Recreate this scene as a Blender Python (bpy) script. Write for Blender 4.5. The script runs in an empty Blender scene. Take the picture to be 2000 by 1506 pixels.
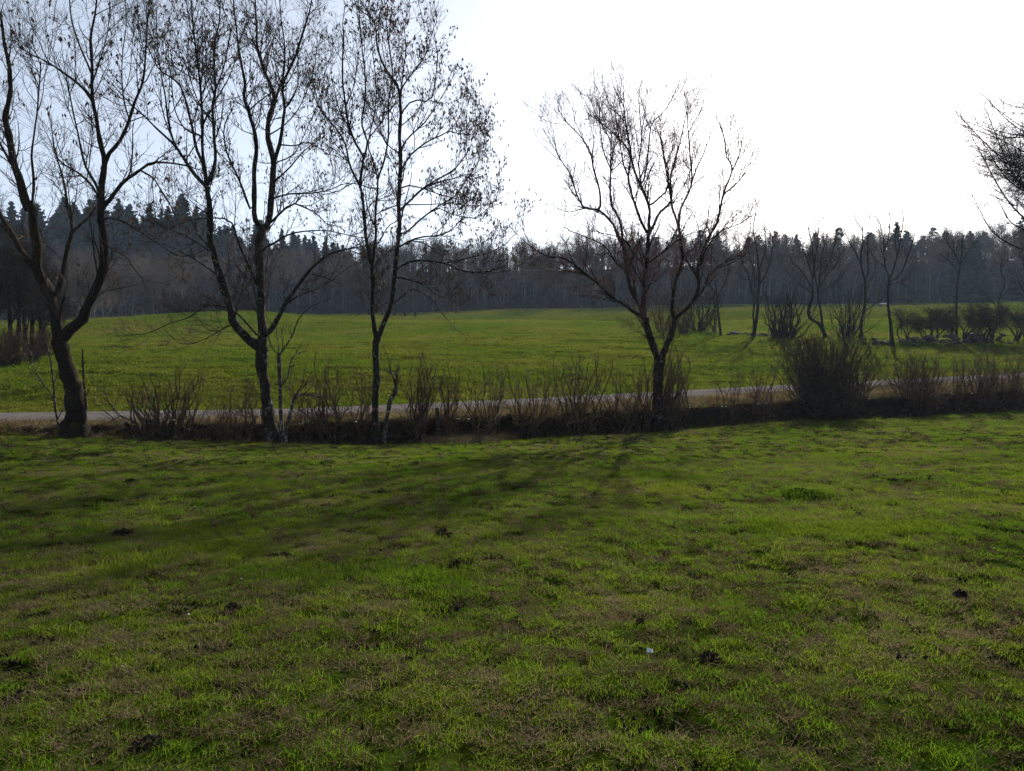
import bpy, math, numpy as np
from mathutils import Vector

SC = bpy.context.scene
COL = SC.collection
rad = math.radians

# ------------------------------------------------------------------ camera
F = 1510.0                       # focal length in pixels of the 2000 px wide photograph
EYE = 1.65
PITCH = math.atan((753 - 640) / F)
cam = bpy.data.cameras.new('camera')
cam.sensor_width = 36.0
cam.lens = 36.0 * F / 2000.0
cam.clip_start = 0.05
cam.clip_end = 3000
camo = bpy.data.objects.new('camera', cam)
COL.objects.link(camo)
camo.location = (0, 0, EYE)
camo.rotation_euler = (math.pi / 2 - PITCH, 0, 0)
SC.camera = camo

# ------------------------------------------------------------------ light
SUN_AZ = 22.0                    # degrees to the right of the view direction
SUN_EL = 25.0
world = bpy.data.worlds.new('World')
SC.world = world
world.use_nodes = True
wn = world.node_tree
bg = wn.nodes['Background']
sky = wn.nodes.new('ShaderNodeTexSky')
sky.sky_type = 'NISHITA'
sky.sun_disc = False
sky.sun_elevation = rad(SUN_EL)
sky.sun_rotation = rad(SUN_AZ)
sky.air_density = 1.0
sky.dust_density = 0.65
sky.ozone_density = 1.0
# the hazy air near the horizon is as pale as the air a little higher up
tc = wn.nodes.new('ShaderNodeTexCoord')
vm = wn.nodes.new('ShaderNodeVectorMath'); vm.operation = 'MULTIPLY_ADD'
vm.inputs[1].default_value = (1, 1, 0.8); vm.inputs[2].default_value = (0, 0, 0.22)
wn.links.new(tc.outputs['Generated'], vm.inputs[0])
wn.links.new(vm.outputs[0], sky.inputs[0])
hs = wn.nodes.new('ShaderNodeHueSaturation'); hs.inputs['Saturation'].default_value = 0.55
wn.links.new(sky.outputs[0], hs.inputs['Color']); wn.links.new(hs.outputs[0], bg.inputs[0])
bg.inputs[1].default_value = 0.10
sun = bpy.data.lights.new('sun', 'SUN')
sun.energy = 5.0
sun.angle = rad(0.53)
sun.color = (1.0, 0.93, 0.82)
suno = bpy.data.objects.new('sun', sun)
COL.objects.link(suno)
_d = Vector((math.sin(rad(SUN_AZ)) * math.cos(rad(SUN_EL)), math.cos(rad(SUN_AZ)) * math.cos(rad(SUN_EL)), math.sin(rad(SUN_EL))))
suno.rotation_euler = _d.to_track_quat('Z', 'Y').to_euler()
suno.location = (30, 60, 60)
SC.view_settings.view_transform = 'Standard'
SC.view_settings.look = 'None'
SC.view_settings.exposure = 0.97
SC.view_settings.gamma = 1.0
SC.view_settings.use_curve_mapping = False
SC.render.engine = 'CYCLES'
SC.cycles.use_denoising = True
SC.cycles.denoiser = 'OPENIMAGEDENOISE'
SC.cycles.denoising_input_passes = 'RGB_ALBEDO_NORMAL'
SC.cycles.denoising_prefilter = 'NONE'
SC.cycles.max_bounces = 8
SC.cycles.transparent_max_bounces = 8
SC.cycles.volume_bounces = 1
HAZE = 0.0002

# ------------------------------------------------------------------ helpers
def smooth(a, b, x):
    t = np.clip((np.asarray(x, float) - a) / (b - a), 0, 1)
    return t * t * (3 - 2 * t)

def vnoise(x, y, seed=0):
    x = np.asarray(x, float); y = np.asarray(y, float)
    xi = np.floor(x).astype(np.int64); yi = np.floor(y).astype(np.int64)
    fx = x - xi; fy = y - yi
    fx = fx * fx * (3 - 2 * fx); fy = fy * fy * (3 - 2 * fy)
    def h(a, b):
        n = (a * 374761393 + b * 668265263 + seed * 974711) & 0x7fffffff
        n = ((n ^ (n >> 13)) * 1274126177) & 0x7fffffff
        n = n ^ (n >> 16)
        return (n & 0xffff) / 65535.0
    v0 = h(xi, yi) * (1 - fx) + h(xi + 1, yi) * fx
    v1 = h(xi, yi + 1) * (1 - fx) + h(xi + 1, yi + 1) * fx
    return v0 * (1 - fy) + v1 * fy

def fbm(x, y, seed=0, octv=3):
    s = 0; a = 1; n = 0
    for i in range(octv):
        s = s + a * vnoise(x * 2 ** i, y * 2 ** i, seed + i * 17); n += a; a *= 0.5
    return s / n

def mesh_from(name, verts, quads=None, tris=None, smooth_shade=False):
    verts = np.ascontiguousarray(verts, dtype=np.float32)
    loops = []; starts = []; n = 0
    if quads is not None and len(quads):
        q = np.asarray(quads, np.int32); loops.append(q.ravel()); starts.append(np.arange(len(q)) * 4); n = len(q) * 4
    if tris is not None and len(tris):
        t = np.asarray(tris, np.int32); loops.append(t.ravel()); starts.append(n + np.arange(len(t)) * 3)
    lv = np.concatenate(loops).astype(np.int32); st = np.concatenate(starts).astype(np.int32)
    me = bpy.data.meshes.new(name)
    me.vertices.add(len(verts)); me.vertices.foreach_set('co', verts.ravel())
    me.loops.add(len(lv)); me.loops.foreach_set('vertex_index', lv)
    me.polygons.add(len(st)); me.polygons.foreach_set('loop_start', st)
    me.update(calc_edges=True)
    me.polygons.foreach_set('use_smooth', np.full(len(st), bool(smooth_shade)))
    return me

def link(name, me, mat=None, parent=None, kind=None, loc=None):
    o = bpy.data.objects.new(name, me)
    COL.objects.link(o)
    if mat is not None and me is not None and not me.materials:
        me.materials.append(mat)
    if parent is not None:
        o.parent = parent
    if kind: o['kind'] = kind
    if loc is not None: o.location = loc
    return o

def tag(o, label, cat, group=None):
    o['label'] = label; o['category'] = cat
    if group: o['group'] = group
    return o

def thing(name, label, cat, loc=(0, 0, 0), rz=0, group=None):
    o = bpy.data.objects.new(name, None)
    COL.objects.link(o)
    o.empty_display_size = 0.2
    o.location = loc; o.rotation_euler = (0, 0, rz)
    return tag(o, label, cat, group)

def copy_tree(root, loc, rz, sc):
    c = root.copy(); COL.objects.link(c)
    c.location = loc; c.rotation_euler = (0, 0, rz); c.scale = (sc[0], sc[0], sc[1])
    for ch in root.children:
        d = ch.copy(); COL.objects.link(d); d.parent = c
    return c

class MB:
    """collects pieces of one mesh"""
    def __init__(s): s.v = []; s.q = []; s.t = []; s.n = 0
    def add(s, v, q=None, t=None):
        v = np.asarray(v, float).reshape(-1, 3); s.v.append(v)
        if q is not None and len(q): s.q.append(np.asarray(q) + s.n)
        if t is not None and len(t): s.t.append(np.asarray(t) + s.n)
        s.n += len(v)
    def mesh(s, name, sm=False, off=None):
        v = np.concatenate(s.v)
        if off is not None: v = v - np.asarray(off)
        return mesh_from(name, v, np.concatenate(s.q) if s.q else None, np.concatenate(s.t) if s.t else None, sm)

def nrm(v):
    return v / np.maximum(np.linalg.norm(v, axis=-1, keepdims=True), 1e-9)

def tubes(P, R, S=3, rng=None):
    P = np.asarray(P, float); R = np.asarray(R, float)
    N, K, _ = P.shape
    T = np.gradient(P, axis=1); T = nrm(T)
    D = nrm(P[:, -1] - P[:, 0])
    ref = np.where(np.abs(D[:, 2:3]) < 0.75, np.array([[0, 0, 1.0]]), np.array([[1.0, 0.13, 0]]))
    A = nrm(np.cross(T, ref[:, None, :])); B = np.cross(T, A)
    a = np.arange(S) * 2 * math.pi / S
    ring = A[:, :, None, :] * np.cos(a)[None, None, :, None] + B[:, :, None, :] * np.sin(a)[None, None, :, None]
    V = P[:, :, None, :] + ring * R[:, :, None, None]
    n = np.arange(N)[:, None, None] * (K * S); k = np.arange(K - 1)[None, :, None] * S; s = np.arange(S)[None, None, :]
    s2 = (s + 1) % S
    Q = np.stack([n + k + s, n + k + s2, n + k + S + s2, n + k + S + s], -1).reshape(-1, 4)
    return V.reshape(-1, 3), Q

def resample(pts, K):
    pts = np.asarray(pts, float)
    if len(pts) > 2:                       # Catmull-Rom
        p = np.vstack([2 * pts[0] - pts[1], pts, 2 * pts[-1] - pts[-2]])
        out = []
        for i in range(1, len(p) - 2):
            t = np.linspace(0, 1, 8, endpoint=False)[:, None]
            out.append(0.5 * ((2 * p[i]) + (-p[i - 1] + p[i + 1]) * t + (2 * p[i - 1] - 5 * p[i] + 4 * p[i + 1] - p[i + 2]) * t ** 2
                              + (-p[i - 1] + 3 * p[i] - 3 * p[i + 1] + p[i + 2]) * t ** 3))
        pts = np.vstack(out + [pts[-1:]])
    d = np.concatenate([[0], np.cumsum(np.linalg.norm(np.diff(pts, axis=0), axis=1))])
    x = np.linspace(0, d[-1], K)
    return np.stack([np.interp(x, d, pts[:, i]) for i in range(3)], -1), d[-1]

def spawn(rng, P, R, n, t0, t1, length, ang, up, K=4, wig=0.25, rr=0.6, rmax=9, rtip=0.003, aligned=False):
    """children of the polylines P: n of them spread over all parents (weights by length)"""
    N, KP, _ = P.shape
    L = np.linalg.norm(P[:, -1] - P[:, 0], axis=1) + 1e-6
    if aligned:
        idx = np.arange(N); t = np.ones(N) * 0.97
    else:
        idx = rng.choice(N, size=n, p=L / L.sum()); t = rng.uniform(t0, t1, n)
    n = len(idx)
    f = t * (KP - 1); i0 = np.minimum(f.astype(int), KP - 2); fr = (f - i0)[:, None]
    p = P[idx, i0] * (1 - fr) + P[idx, i0 + 1] * fr
    T = nrm(P[idx, i0 + 1] - P[idx, i0])
    r = R[idx, i0] * (1 - fr[:, 0]) + R[idx, i0 + 1] * fr[:, 0]
    rv = rng.normal(size=(n, 3)); pp = nrm(rv - (rv * T).sum(1, keepdims=True) * T)
    a = np.radians(rng.uniform(ang[0], ang[1], n))[:, None]
    d = nrm(T * np.cos(a) + pp * np.sin(a))
    Lc = rng.uniform(length[0], length[1], n) * (1.15 - 0.45 * t)
    st = (Lc / (K - 1))[:, None]
    out = [p]
    for k in range(K - 1):
        d = nrm(d + np.array([0, 0, up]) + rng.normal(size=(n, 3)) * wig)
        p = p + d * st
        out.append(p)
    Pc = np.stack(out, 1)
    r0 = np.minimum(r * rr, rmax)
    tt = np.linspace(0, 1, K)[None, :]
    Rc = r0[:, None] * (1 - tt) + np.minimum(rtip, r0)[:, None] * tt
    return Pc, Rc

# ------------------------------------------------------------------ materials
def new_mat(name):
    m = bpy.data.materials.new(name); m.use_nodes = True
    nt = m.node_tree; nt.nodes.clear()
    out = nt.nodes.new('ShaderNodeOutputMaterial')
    return m, nt, out

def N_(nt, typ, **kw):
    n = nt.nodes.new(typ)
    for k, v in kw.items(): setattr(n, k, v)
    return n

def ramp(nt, src, stops):
    r = nt.nodes.new('ShaderNodeValToRGB')
    els = r.color_ramp.elements
    while len(els) < len(stops): els.new(0.5)
    for e, (p, c) in zip(els, stops):
        e.position = p; e.color = (*c, 1) if len(c) == 3 else c
    nt.links.new(src, r.inputs[0])
    return r.outputs[0]

def noise(nt, scale, detail=4, rough=0.55, coord=None, dist=0.0):
    n = nt.nodes.new('ShaderNodeTexNoise')
    n.inputs['Scale'].default_value = scale; n.inputs['Detail'].default_value = detail
    n.inputs['Roughness'].default_value = rough; n.inputs['Distortion'].default_value = dist
    if coord is not None: nt.links.new(coord, n.inputs['Vector'])
    return n.outputs[0]

def wpos(nt):
    return nt.nodes.new('ShaderNodeNewGeometry').outputs['Position']

def mix(nt, fac, a, b, mode='MIX'):
    m = nt.nodes.new('ShaderNodeMix'); m.data_type = 'RGBA'; m.blend_type = mode
    for sock, v in ((m.inputs[0], fac), (m.inputs[6], a), (m.inputs[7], b)):
        if isinstance(v, (int, float)): sock.default_value = v
        elif isinstance(v, tuple): sock.default_value = (*v, 1)
        else: nt.links.new(v, sock)
    return m.outputs[2]

def principled(nt, out, col, rough=0.9, spec=0.2, bump=None, bstr=0.3, bdist=0.02):
    b = nt.nodes.new('ShaderNodeBsdfPrincipled')
    if isinstance(col, tuple): b.inputs['Base Color'].default_value = (*col, 1)
    else: nt.links.new(col, b.inputs['Base Color'])
    b.inputs['Roughness'].default_value = rough
    b.inputs['Specular IOR Level'].default_value = spec
    if bump is not None:
        bn = nt.nodes.new('ShaderNodeBump'); bn.inputs['Strength'].default_value = bstr; bn.inputs['Distance'].default_value = bdist
        nt.links.new(bump, bn.inputs['Height']); nt.links.new(bn.outputs[0], b.inputs['Normal'])
    nt.links.new(b.outputs[0], out.inputs[0])
    return b

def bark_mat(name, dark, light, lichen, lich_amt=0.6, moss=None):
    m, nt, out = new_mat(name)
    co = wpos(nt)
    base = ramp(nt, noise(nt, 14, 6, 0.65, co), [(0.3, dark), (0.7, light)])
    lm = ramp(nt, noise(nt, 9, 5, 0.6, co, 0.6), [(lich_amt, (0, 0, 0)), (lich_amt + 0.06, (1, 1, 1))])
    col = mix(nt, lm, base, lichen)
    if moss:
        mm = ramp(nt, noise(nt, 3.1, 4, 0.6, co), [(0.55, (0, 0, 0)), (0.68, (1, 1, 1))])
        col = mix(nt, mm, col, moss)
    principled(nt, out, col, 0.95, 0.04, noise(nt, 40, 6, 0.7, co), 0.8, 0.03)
    return m

def flat_mat(name, a, b, scale=3.0, rough=0.9, spec=0.1):
    m, nt, out = new_mat(name)
    principled(nt, out, ramp(nt, noise(nt, scale, 3, 0.6, wpos(nt)), [(0.3, a), (0.7, b)]), rough, spec)
    return m

def leafy_mat(name, stops, attr_mix, transl=0.45, patch=0.5, rough=0.6, vary=(0.6, 1.25), tgain=2.4):
    """thin blades: diffuse and translucent, colour by world patch and by blade"""
    m, nt, out = new_mat(name)
    co = wpos(nt)
    pat = noise(nt, patch, 5, 0.62, co)
    at = N_(nt, 'ShaderNodeAttribute', attribute_name='blade')
    s = N_(nt, 'ShaderNodeMath', operation='MULTIPLY_ADD')
    nt.links.new(at.outputs['Fac'], s.inputs[0]); s.inputs[1].default_value = attr_mix
    nt.links.new(pat, s.inputs[2])
    col = ramp(nt, s.outputs[0], stops)
    v = N_(nt, 'ShaderNodeMapRange'); v.inputs[3].default_value = vary[0]; v.inputs[4].default_value = vary[1]
    nt.links.new(noise(nt, 1.7, 3, 0.6, co), v.inputs[0])
    col = mix(nt, 1.0, col, v.outputs[0], 'MULTIPLY')
    d = nt.nodes.new('ShaderNodeBsdfPrincipled'); d.inputs['Roughness'].default_value = rough; d.inputs['Specular IOR Level'].default_value = 0.0
    t = nt.nodes.new('ShaderNodeBsdfTranslucent')
    nt.links.new(col, d.inputs['Base Color']); nt.links.new(mix(nt, 1.0, col, (tgain, tgain, tgain * 0.8), 'MULTIPLY'), t.inputs[0])
    ms = nt.nodes.new('ShaderNodeMixShader'); ms.inputs[0].default_value = transl
    nt.links.new(d.outputs[0], ms.inputs[1]); nt.links.new(t.outputs[0], ms.inputs[2])
    nt.links.new(ms.outputs[0], out.inputs[0])
    return m

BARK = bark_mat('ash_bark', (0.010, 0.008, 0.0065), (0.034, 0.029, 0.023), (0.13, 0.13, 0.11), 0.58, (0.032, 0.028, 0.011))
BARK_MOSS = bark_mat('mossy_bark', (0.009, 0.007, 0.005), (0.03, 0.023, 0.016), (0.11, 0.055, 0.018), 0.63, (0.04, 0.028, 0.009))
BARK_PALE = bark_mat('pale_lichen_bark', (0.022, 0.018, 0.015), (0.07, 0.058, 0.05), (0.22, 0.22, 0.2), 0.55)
TWIG = flat_mat('twig_bark', (0.035, 0.027, 0.024), (0.075, 0.056, 0.05), 2.0)
TWIG_RED = flat_mat('reddish_twig_bark', (0.08, 0.044, 0.038), (0.17, 0.09, 0.076), 2.0)
SEED = flat_mat('dry_ash_keys', (0.05, 0.03, 0.018), (0.16, 0.10, 0.055), 5.0)
STEM = bark_mat('hedge_stem_bark', (0.03, 0.022, 0.017), (0.10, 0.075, 0.055), (0.2, 0.18, 0.14), 0.6)
STEM_TIP = flat_mat('hedge_shoot_bark', (0.06, 0.034, 0.022), (0.15, 0.085, 0.05), 3.0)
STEM_STRAW = flat_mat('straw_shoot_bark', (0.13, 0.085, 0.04), (0.26, 0.18, 0.09), 3.0)
MIDBARK = bark_mat('row_tree_bark', (0.011, 0.010, 0.008), (0.03, 0.026, 0.022), (0.09, 0.09, 0.075), 0.66)
MIDTWIG = flat_mat('row_twig_bark', (0.025, 0.022, 0.017), (0.05, 0.043, 0.033), 1.0)
THORN = flat_mat('thorn_twig_bark', (0.020, 0.019, 0.013), (0.042, 0.038, 0.024), 1.0)
WOODBARK = flat_mat('forest_bark', (0.02, 0.018, 0.016), (0.12, 0.11, 0.10), 0.25)
WOODTWIG = flat_mat('forest_twigs', (0.075, 0.052, 0.038), (0.15, 0.105, 0.076), 0.06)
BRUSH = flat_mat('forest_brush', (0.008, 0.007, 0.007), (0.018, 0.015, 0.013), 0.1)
WOODTWIG_BROWN = flat_mat('forest_twigs_brown', (0.08, 0.055, 0.034), (0.15, 0.105, 0.066), 0.06)
WOODTWIG_RUST = flat_mat('forest_twigs_rust', (0.07, 0.04, 0.024), (0.13, 0.078, 0.045), 0.06)
WOODTWIG_GREY = flat_mat('forest_twigs_grey', (0.035, 0.034, 0.03), (0.07, 0.066, 0.058), 0.06)
NEEDLE = flat_mat('conifer_needles', (0.006, 0.013, 0.010), (0.014, 0.027, 0.018), 0.5)
NEEDLE_PINE = flat_mat('pine_needles', (0.012, 0.022, 0.012), (0.03, 0.045, 0.022), 0.5)
SOIL = flat_mat('dark_soil', (0.010, 0.007, 0.005), (0.032, 0.022, 0.016), 22)
WOOD_OLD = bark_mat('old_grey_wood', (0.03, 0.025, 0.02), (0.08, 0.065, 0.05), (0.15, 0.14, 0.12), 0.6)
STONE = bark_mat('lichen_stone', (0.04, 0.037, 0.033), (0.11, 0.10, 0.09), (0.2, 0.19, 0.17), 0.66, (0.02, 0.03, 0.01))
WHITE = flat_mat('white_paint', (0.7, 0.7, 0.68), (0.8, 0.8, 0.78), 4, 0.5, 0.4)
PETAL = flat_mat('white_petal', (0.7, 0.7, 0.68), (0.8, 0.8, 0.8), 4, 0.7)
GRASS = leafy_mat('meadow_grass', [(0.34, (0.025, 0.062, 0.004)), (0.52, (0.043, 0.078, 0.006)), (0.74, (0.064, 0.090, 0.008)), (0.95, (0.082, 0.088, 0.012)), (1.0, (0.12, 0.11, 0.03))], 0.30, tgain=2.35, vary=(0.75, 1.15))
GRASS_FAR = leafy_mat('far_meadow_grass', [(0.36, (0.027, 0.058, 0.004)), (0.52, (0.040, 0.066, 0.005)), (0.66, (0.056, 0.068, 0.007)), (0.9, (0.088, 0.078, 0.022))], 0.25, patch=0.12)
STRAW = leafy_mat('dead_grass', [(0.36, (0.05, 0.034, 0.018)), (0.58, (0.10, 0.075, 0.042)), (0.85, (0.24, 0.19, 0.12))], 0.35, 0.3, tgain=1.3)
LITTER = leafy_mat('leaf_litter', [(0.36, (0.025, 0.016, 0.010)), (0.58, (0.05, 0.03, 0.018)), (0.85, (0.10, 0.062, 0.036))], 0.35, 0.25, tgain=1.2)

def ground_mat(name, kind):
    m, nt, out = new_mat(name)
    co = wpos(nt)
    if kind == 'field':
        a = ramp(nt, noise(nt, 0.55, 6, 0.65, co), [(0.33, (0.020, 0.046, 0.004)), (0.5, (0.032, 0.052, 0.006)), (0.75, (0.038, 0.052, 0.008))])
        b = ramp(nt, noise(nt, 9, 5, 0.7, co), [(0.38, (0.25, 0.2, 0.16)), (0.62, (1.2, 1.2, 1.1))])
        col = mix(nt, 1.0, a, b, 'MULTIPLY')
        bump = noise(nt, 30, 6, 0.75, co); bs, bd = 0.9, 0.03
    elif kind == 'meadow':
        a = ramp(nt, noise(nt, 0.045, 6, 0.62, co, 0.8), [(0.34, (0.048, 0.078, 0.005)), (0.5, (0.068, 0.086, 0.007)), (0.66, (0.090, 0.084, 0.013))])
        b = ramp(nt, noise(nt, 1.9, 6, 0.7, co), [(0.36, (0.45, 0.42, 0.4)), (0.60, (1.1, 1.1, 1.05))])
        col = mix(nt, 1.0, a, b, 'MULTIPLY')
        bump = noise(nt, 1.6, 8, 0.72, co); bs, bd = 1.0, 0.28
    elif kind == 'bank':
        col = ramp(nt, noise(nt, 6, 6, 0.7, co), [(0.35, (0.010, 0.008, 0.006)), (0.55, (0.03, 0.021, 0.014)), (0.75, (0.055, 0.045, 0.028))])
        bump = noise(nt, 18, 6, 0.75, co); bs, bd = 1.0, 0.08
    elif kind == 'verge':
        a = ramp(nt, noise(nt, 0.9, 5, 0.6, co), [(0.36, (0.026, 0.052, 0.006)), (0.55, (0.042, 0.06, 0.009)), (0.70, (0.065, 0.056, 0.02))])
        b = ramp(nt, noise(nt, 8, 5, 0.7, co), [(0.36, (0.4, 0.38, 0.36)), (0.60, (1.1, 1.1, 1.05))])
        col = mix(nt, 1.0, a, b, 'MULTIPLY')
        bump = noise(nt, 12, 6, 0.7, co); bs, bd = 1.0, 0.06
    elif kind == 'road':
        a = ramp(nt, noise(nt, 0.8, 5, 0.6, co), [(0.3, (0.085, 0.075, 0.072)), (0.7, (0.13, 0.118, 0.115))])
        b = ramp(nt, noise(nt, 60, 4, 0.7, co), [(0.3, (0.7, 0.7, 0.7)), (0.7, (1.15, 1.15, 1.15))])
        col = mix(nt, 1.0, a, b, 'MULTIPLY')
        d = ramp(nt, noise(nt, 2.6, 5, 0.7, co), [(0.60, (0, 0, 0)), (0.7, (1, 1, 1))])
        col = mix(nt, d, col, (0.06, 0.047, 0.035))
        bump = noise(nt, 90, 4, 0.7, co); bs, bd = 0.5, 0.01
    else:
        col = ramp(nt, noise(nt, 0.5, 6, 0.7, co), [(0.35, (0.012, 0.010, 0.008)), (0.6, (0.028, 0.021, 0.015)), (0.8, (0.05, 0.035, 0.023))])
        bump = noise(nt, 2, 6, 0.7, co); bs, bd = 1.0, 0.3
    principled(nt, out, col, 1.0, 0.0, bump, bs, bd)
    return m

M_FIELD = ground_mat('field_ground', 'field')
M_MEADOW = ground_mat('meadow_ground', 'meadow')
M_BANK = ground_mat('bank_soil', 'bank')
M_VERGE = ground_mat('verge_ground', 'verge')
M_ROAD = ground_mat('lane_asphalt', 'road')
M_WOODFLOOR = ground_mat('forest_floor', 'wood')

# ------------------------------------------------------------------ terrain
fx = np.array([-60, -30, -15, -7.25, -3.7, 0, 4.8, 8.6, 12.5, 19.4, 30, 60.])
FOOT_Y = lambda x: np.interp(x, fx, [19.0, 20.3, 21.2, 21.9, 22.5, 23.1, 24.3, 25.9, 27.0, 29.3, 33.5, 46])
FOOT_Z = lambda x: EYE + np.interp(x, fx, [-2.8, -2.85, -2.95, -3.28, -3.44, -3.38, -3.28, -3.18, -3.22, -3.18, -3.0, -2.4])
rx = np.array([-60, -30, -15.2, -7.8, 0, 10.2, 24, 40, 70.])
ROAD_Y = lambda x: np.interp(x, rx, [19.6, 21.7, 23.2, 24.1, 26.6, 30.9, 36.4, 43.0, 56])
ROAD_Z = lambda x: EYE + np.interp(x, rx, [-2.9, -2.92, -2.92, -2.90, -2.80, -2.66, -2.46, -2.2, -1.7])
ROAD_W = 3.25
mk_y = np.array([24, 30, 38, 46, 55, 68, 85, 105, 135, 170, 190, 230, 300, 500])
mk_z = np.array([-2.95, -2.5, -1.95, -1.45, -0.95, -0.42, 0.22, 0.95, 2.1, 3.7, 4.6, 6.6, 9, 12])

def meadow_z(x, y):
    x = np.asarray(x, float); y = np.asarray(y, float)
    ys = y - np.clip(ROAD_Y(x) - 26.6, -6, 12) * (1 - smooth(40, 110, y))
    z = 0
    for o in (-5, 0, 5):                                   # softened profile
        z = z + np.interp(ys + o * smooth(30, 60, ys), mk_y, mk_z) / 3
    z = z + 0.0205 * x * smooth(60, 170, y)
    z = z + 0.75 * np.exp(-((y - 92) / 15.0) ** 2) * smooth(-60, -30, x) * (1 - 0.5 * smooth(20, 50, x))
    r = x / np.maximum(y, 60) * 1510
    hill = np.interp(r, [-1200, -700, -560, -430, -300, -100, 100, 1200], [18, 18, 16.5, 14, 12, 10.5, 10.5, 10.5])
    z = z + hill * smooth(174, 236, y)
    z = z + 3.0 * (fbm(x / 34, y / 30, 3, 2) - 0.5) * smooth(32, 80, y) + 0.012 * x * smooth(38, 95, y) * (1 - smooth(110, 170, y))
    return z + EYE

def terrain(x, y):
    x = np.asarray(x, float); y = np.asarray(y, float)
    fy = FOOT_Y(x); fz = FOOT_Z(x); ry = ROAD_Y(x); rz = ROAD_Z(x)
    t = np.clip(y / fy, -3, 1)
    zf = fz * (0.72 * t + 0.28 * t * t * np.sign(t)) + 0.22 * (fbm(x / 4.0, y / 4.0, 11) - 0.5) * smooth(0, 3, np.abs(y)) * (1 - smooth(0.85, 1, t))
    zf = zf + 0.02 * x * smooth(1.0, 0.0, t) * 0.3
    by = fy + 0.55
    zb = fz + (rz + 0.06 - fz) * smooth(0, 1, (y - fy) / 0.55)
    zv = rz + 0.06 * (1 - smooth(by, ry, y)) 
    z = np.where(y < fy, zf, np.where(y < by, zb, zv))
    e = ry + ROAD_W
    zm = meadow_z(x, y)
    w = smooth(0, 7, y - e)
    return np.where(y > e, rz * (1 - w) + zm * w, z)

def T(x, y): return float(terrain(x, y))

cp, sp = math.cos(PITCH), math.sin(PITCH)
def ray(u, v):
    a = (u - 1000) / F; b = (753 - v) / F
    d = np.array([a, cp + b * sp, -sp + b * cp])
    return d / d[1]
def PX(u, v, depth):
    return np.array([0, 0, EYE]) + ray(u, v) * depth
def GX(u, depth):
    d = ray(u, 640); x = d[0] * depth
    return np.array([x, depth, T(x, depth)])
def G(u, v, lo=2.0, hi=260.0):
    d = ray(u, v); t = np.concatenate([np.arange(lo, 60, 0.05), np.arange(60, hi, 0.3)])
    z = EYE + d[2] * t - terrain(d[0] * t, t)
    i = np.nonzero(z < 0)[0]
    k = t[i[0]] if len(i) else hi
    return np.array([d[0] * k, k, T(d[0] * k, k)])

def sheet(name, xs, f0, f1, rows, mat, zfun, tpow=1.0, kind='structure'):
    xs = np.asarray(xs, float); t = np.linspace(0, 1, rows) ** tpow
    X = np.repeat(xs[None, :], rows, 0)
    Y = f0(xs)[None, :] * (1 - t[:, None]) + f1(xs)[None, :] * t[:, None]
    Z = zfun(X, Y)
    V = np.stack([X, Y, Z], -1).reshape(-1, 3); C = len(xs)
    i = np.arange(rows - 1)[:, None] * C + np.arange(C - 1)[None, :]
    Q = np.stack([i, i + 1, i + C + 1, i + C], -1).reshape(-1, 4)
    return link(name, mesh_from(name, V, Q, smooth_shade=True), mat, kind=kind)

def nonuni(w0, step, w1, grow=1.18):
    a = list(np.arange(0, w0, step)); s = step; x = a[-1] + step
    while x < w1: a.append(x); s *= grow; x += s
    a = np.array(a + [w1]); return np.concatenate([-a[::-1], a[1:]])

def hole(X, Y): return fbm(X * 6.5, Y * 6.5, 31, 2)
def field_detail(X, Y):
    z = terrain(X, Y)
    lump = fbm(X * 2.6, Y * 2.6, 5, 3) - 0.5
    hoof = np.minimum(hole(X, Y) - 0.40, 0)
    return z + 0.085 * lump * smooth(0.1, 1.5, np.abs(FOOT_Y(X) - Y)) + 0.3 * hoof

xs_f = nonuni(19, 0.09, 60)
sheet('field', xs_f, lambda x: 0 * x + 1.5, FOOT_Y, 260, M_FIELD, field_detail)
sheet('field_behind', nonuni(19, 0.8, 60), lambda x: 0 * x - 40, lambda x: 0 * x + 1.5, 40, M_FIELD, field_detail)

def bank_z(X, Y):
    z = terrain(X, Y); t = (Y - FOOT_Y(X)) / 0.55
    return z + (fbm(X * 2.2, Y * 3, 41) - 0.5) * 0.22 * smooth(0, 0.5, t) * (1 - 0.5 * smooth(1, 1.6, t))
xs_b = nonuni(26, 0.12, 60)
def bank_sheet(X, Y):                        # runs on under the field and the verge so that no seam gapes
    t = Y - FOOT_Y(X)
    return bank_z(X, np.maximum(Y, FOOT_Y(X))) - 0.25 * smooth(0.0, 0.5, -t) - 0.12 * smooth(0.74, 1.0, t)
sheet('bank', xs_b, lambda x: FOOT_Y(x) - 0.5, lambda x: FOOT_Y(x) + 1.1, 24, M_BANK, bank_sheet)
def verge_z(X, Y):
    return bank_z(X, Y) * (1 - smooth(0.75, 1.0, Y - FOOT_Y(X))) + smooth(0.75, 1.0, Y - FOOT_Y(X)) * (terrain(X, Y) + 0.05 * (fbm(X * 3, Y * 3, 8) - 0.5))
sheet('verge', nonuni(26, 0.2, 60), lambda x: FOOT_Y(x) + 0.75, lambda x: np.maximum(ROAD_Y(x) + 0.3, FOOT_Y(x) + 0.95), 16, M_VERGE, verge_z)
wob = lambda x, s: 0.16 * (fbm(x * 0.9, x * 0 + s, 77) - 0.5) * 2
sheet('lane', nonuni(40, 0.35, 60), lambda x: ROAD_Y(x) + wob(x, 1.3), lambda x: ROAD_Y(x) + ROAD_W + wob(x, 7.7), 10, M_ROAD,
      lambda X, Y: ROAD_Z(X) + 0.03 + 0.05 * (1 - ((Y - ROAD_Y(X)) / ROAD_W * 2 - 1) ** 2))

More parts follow.
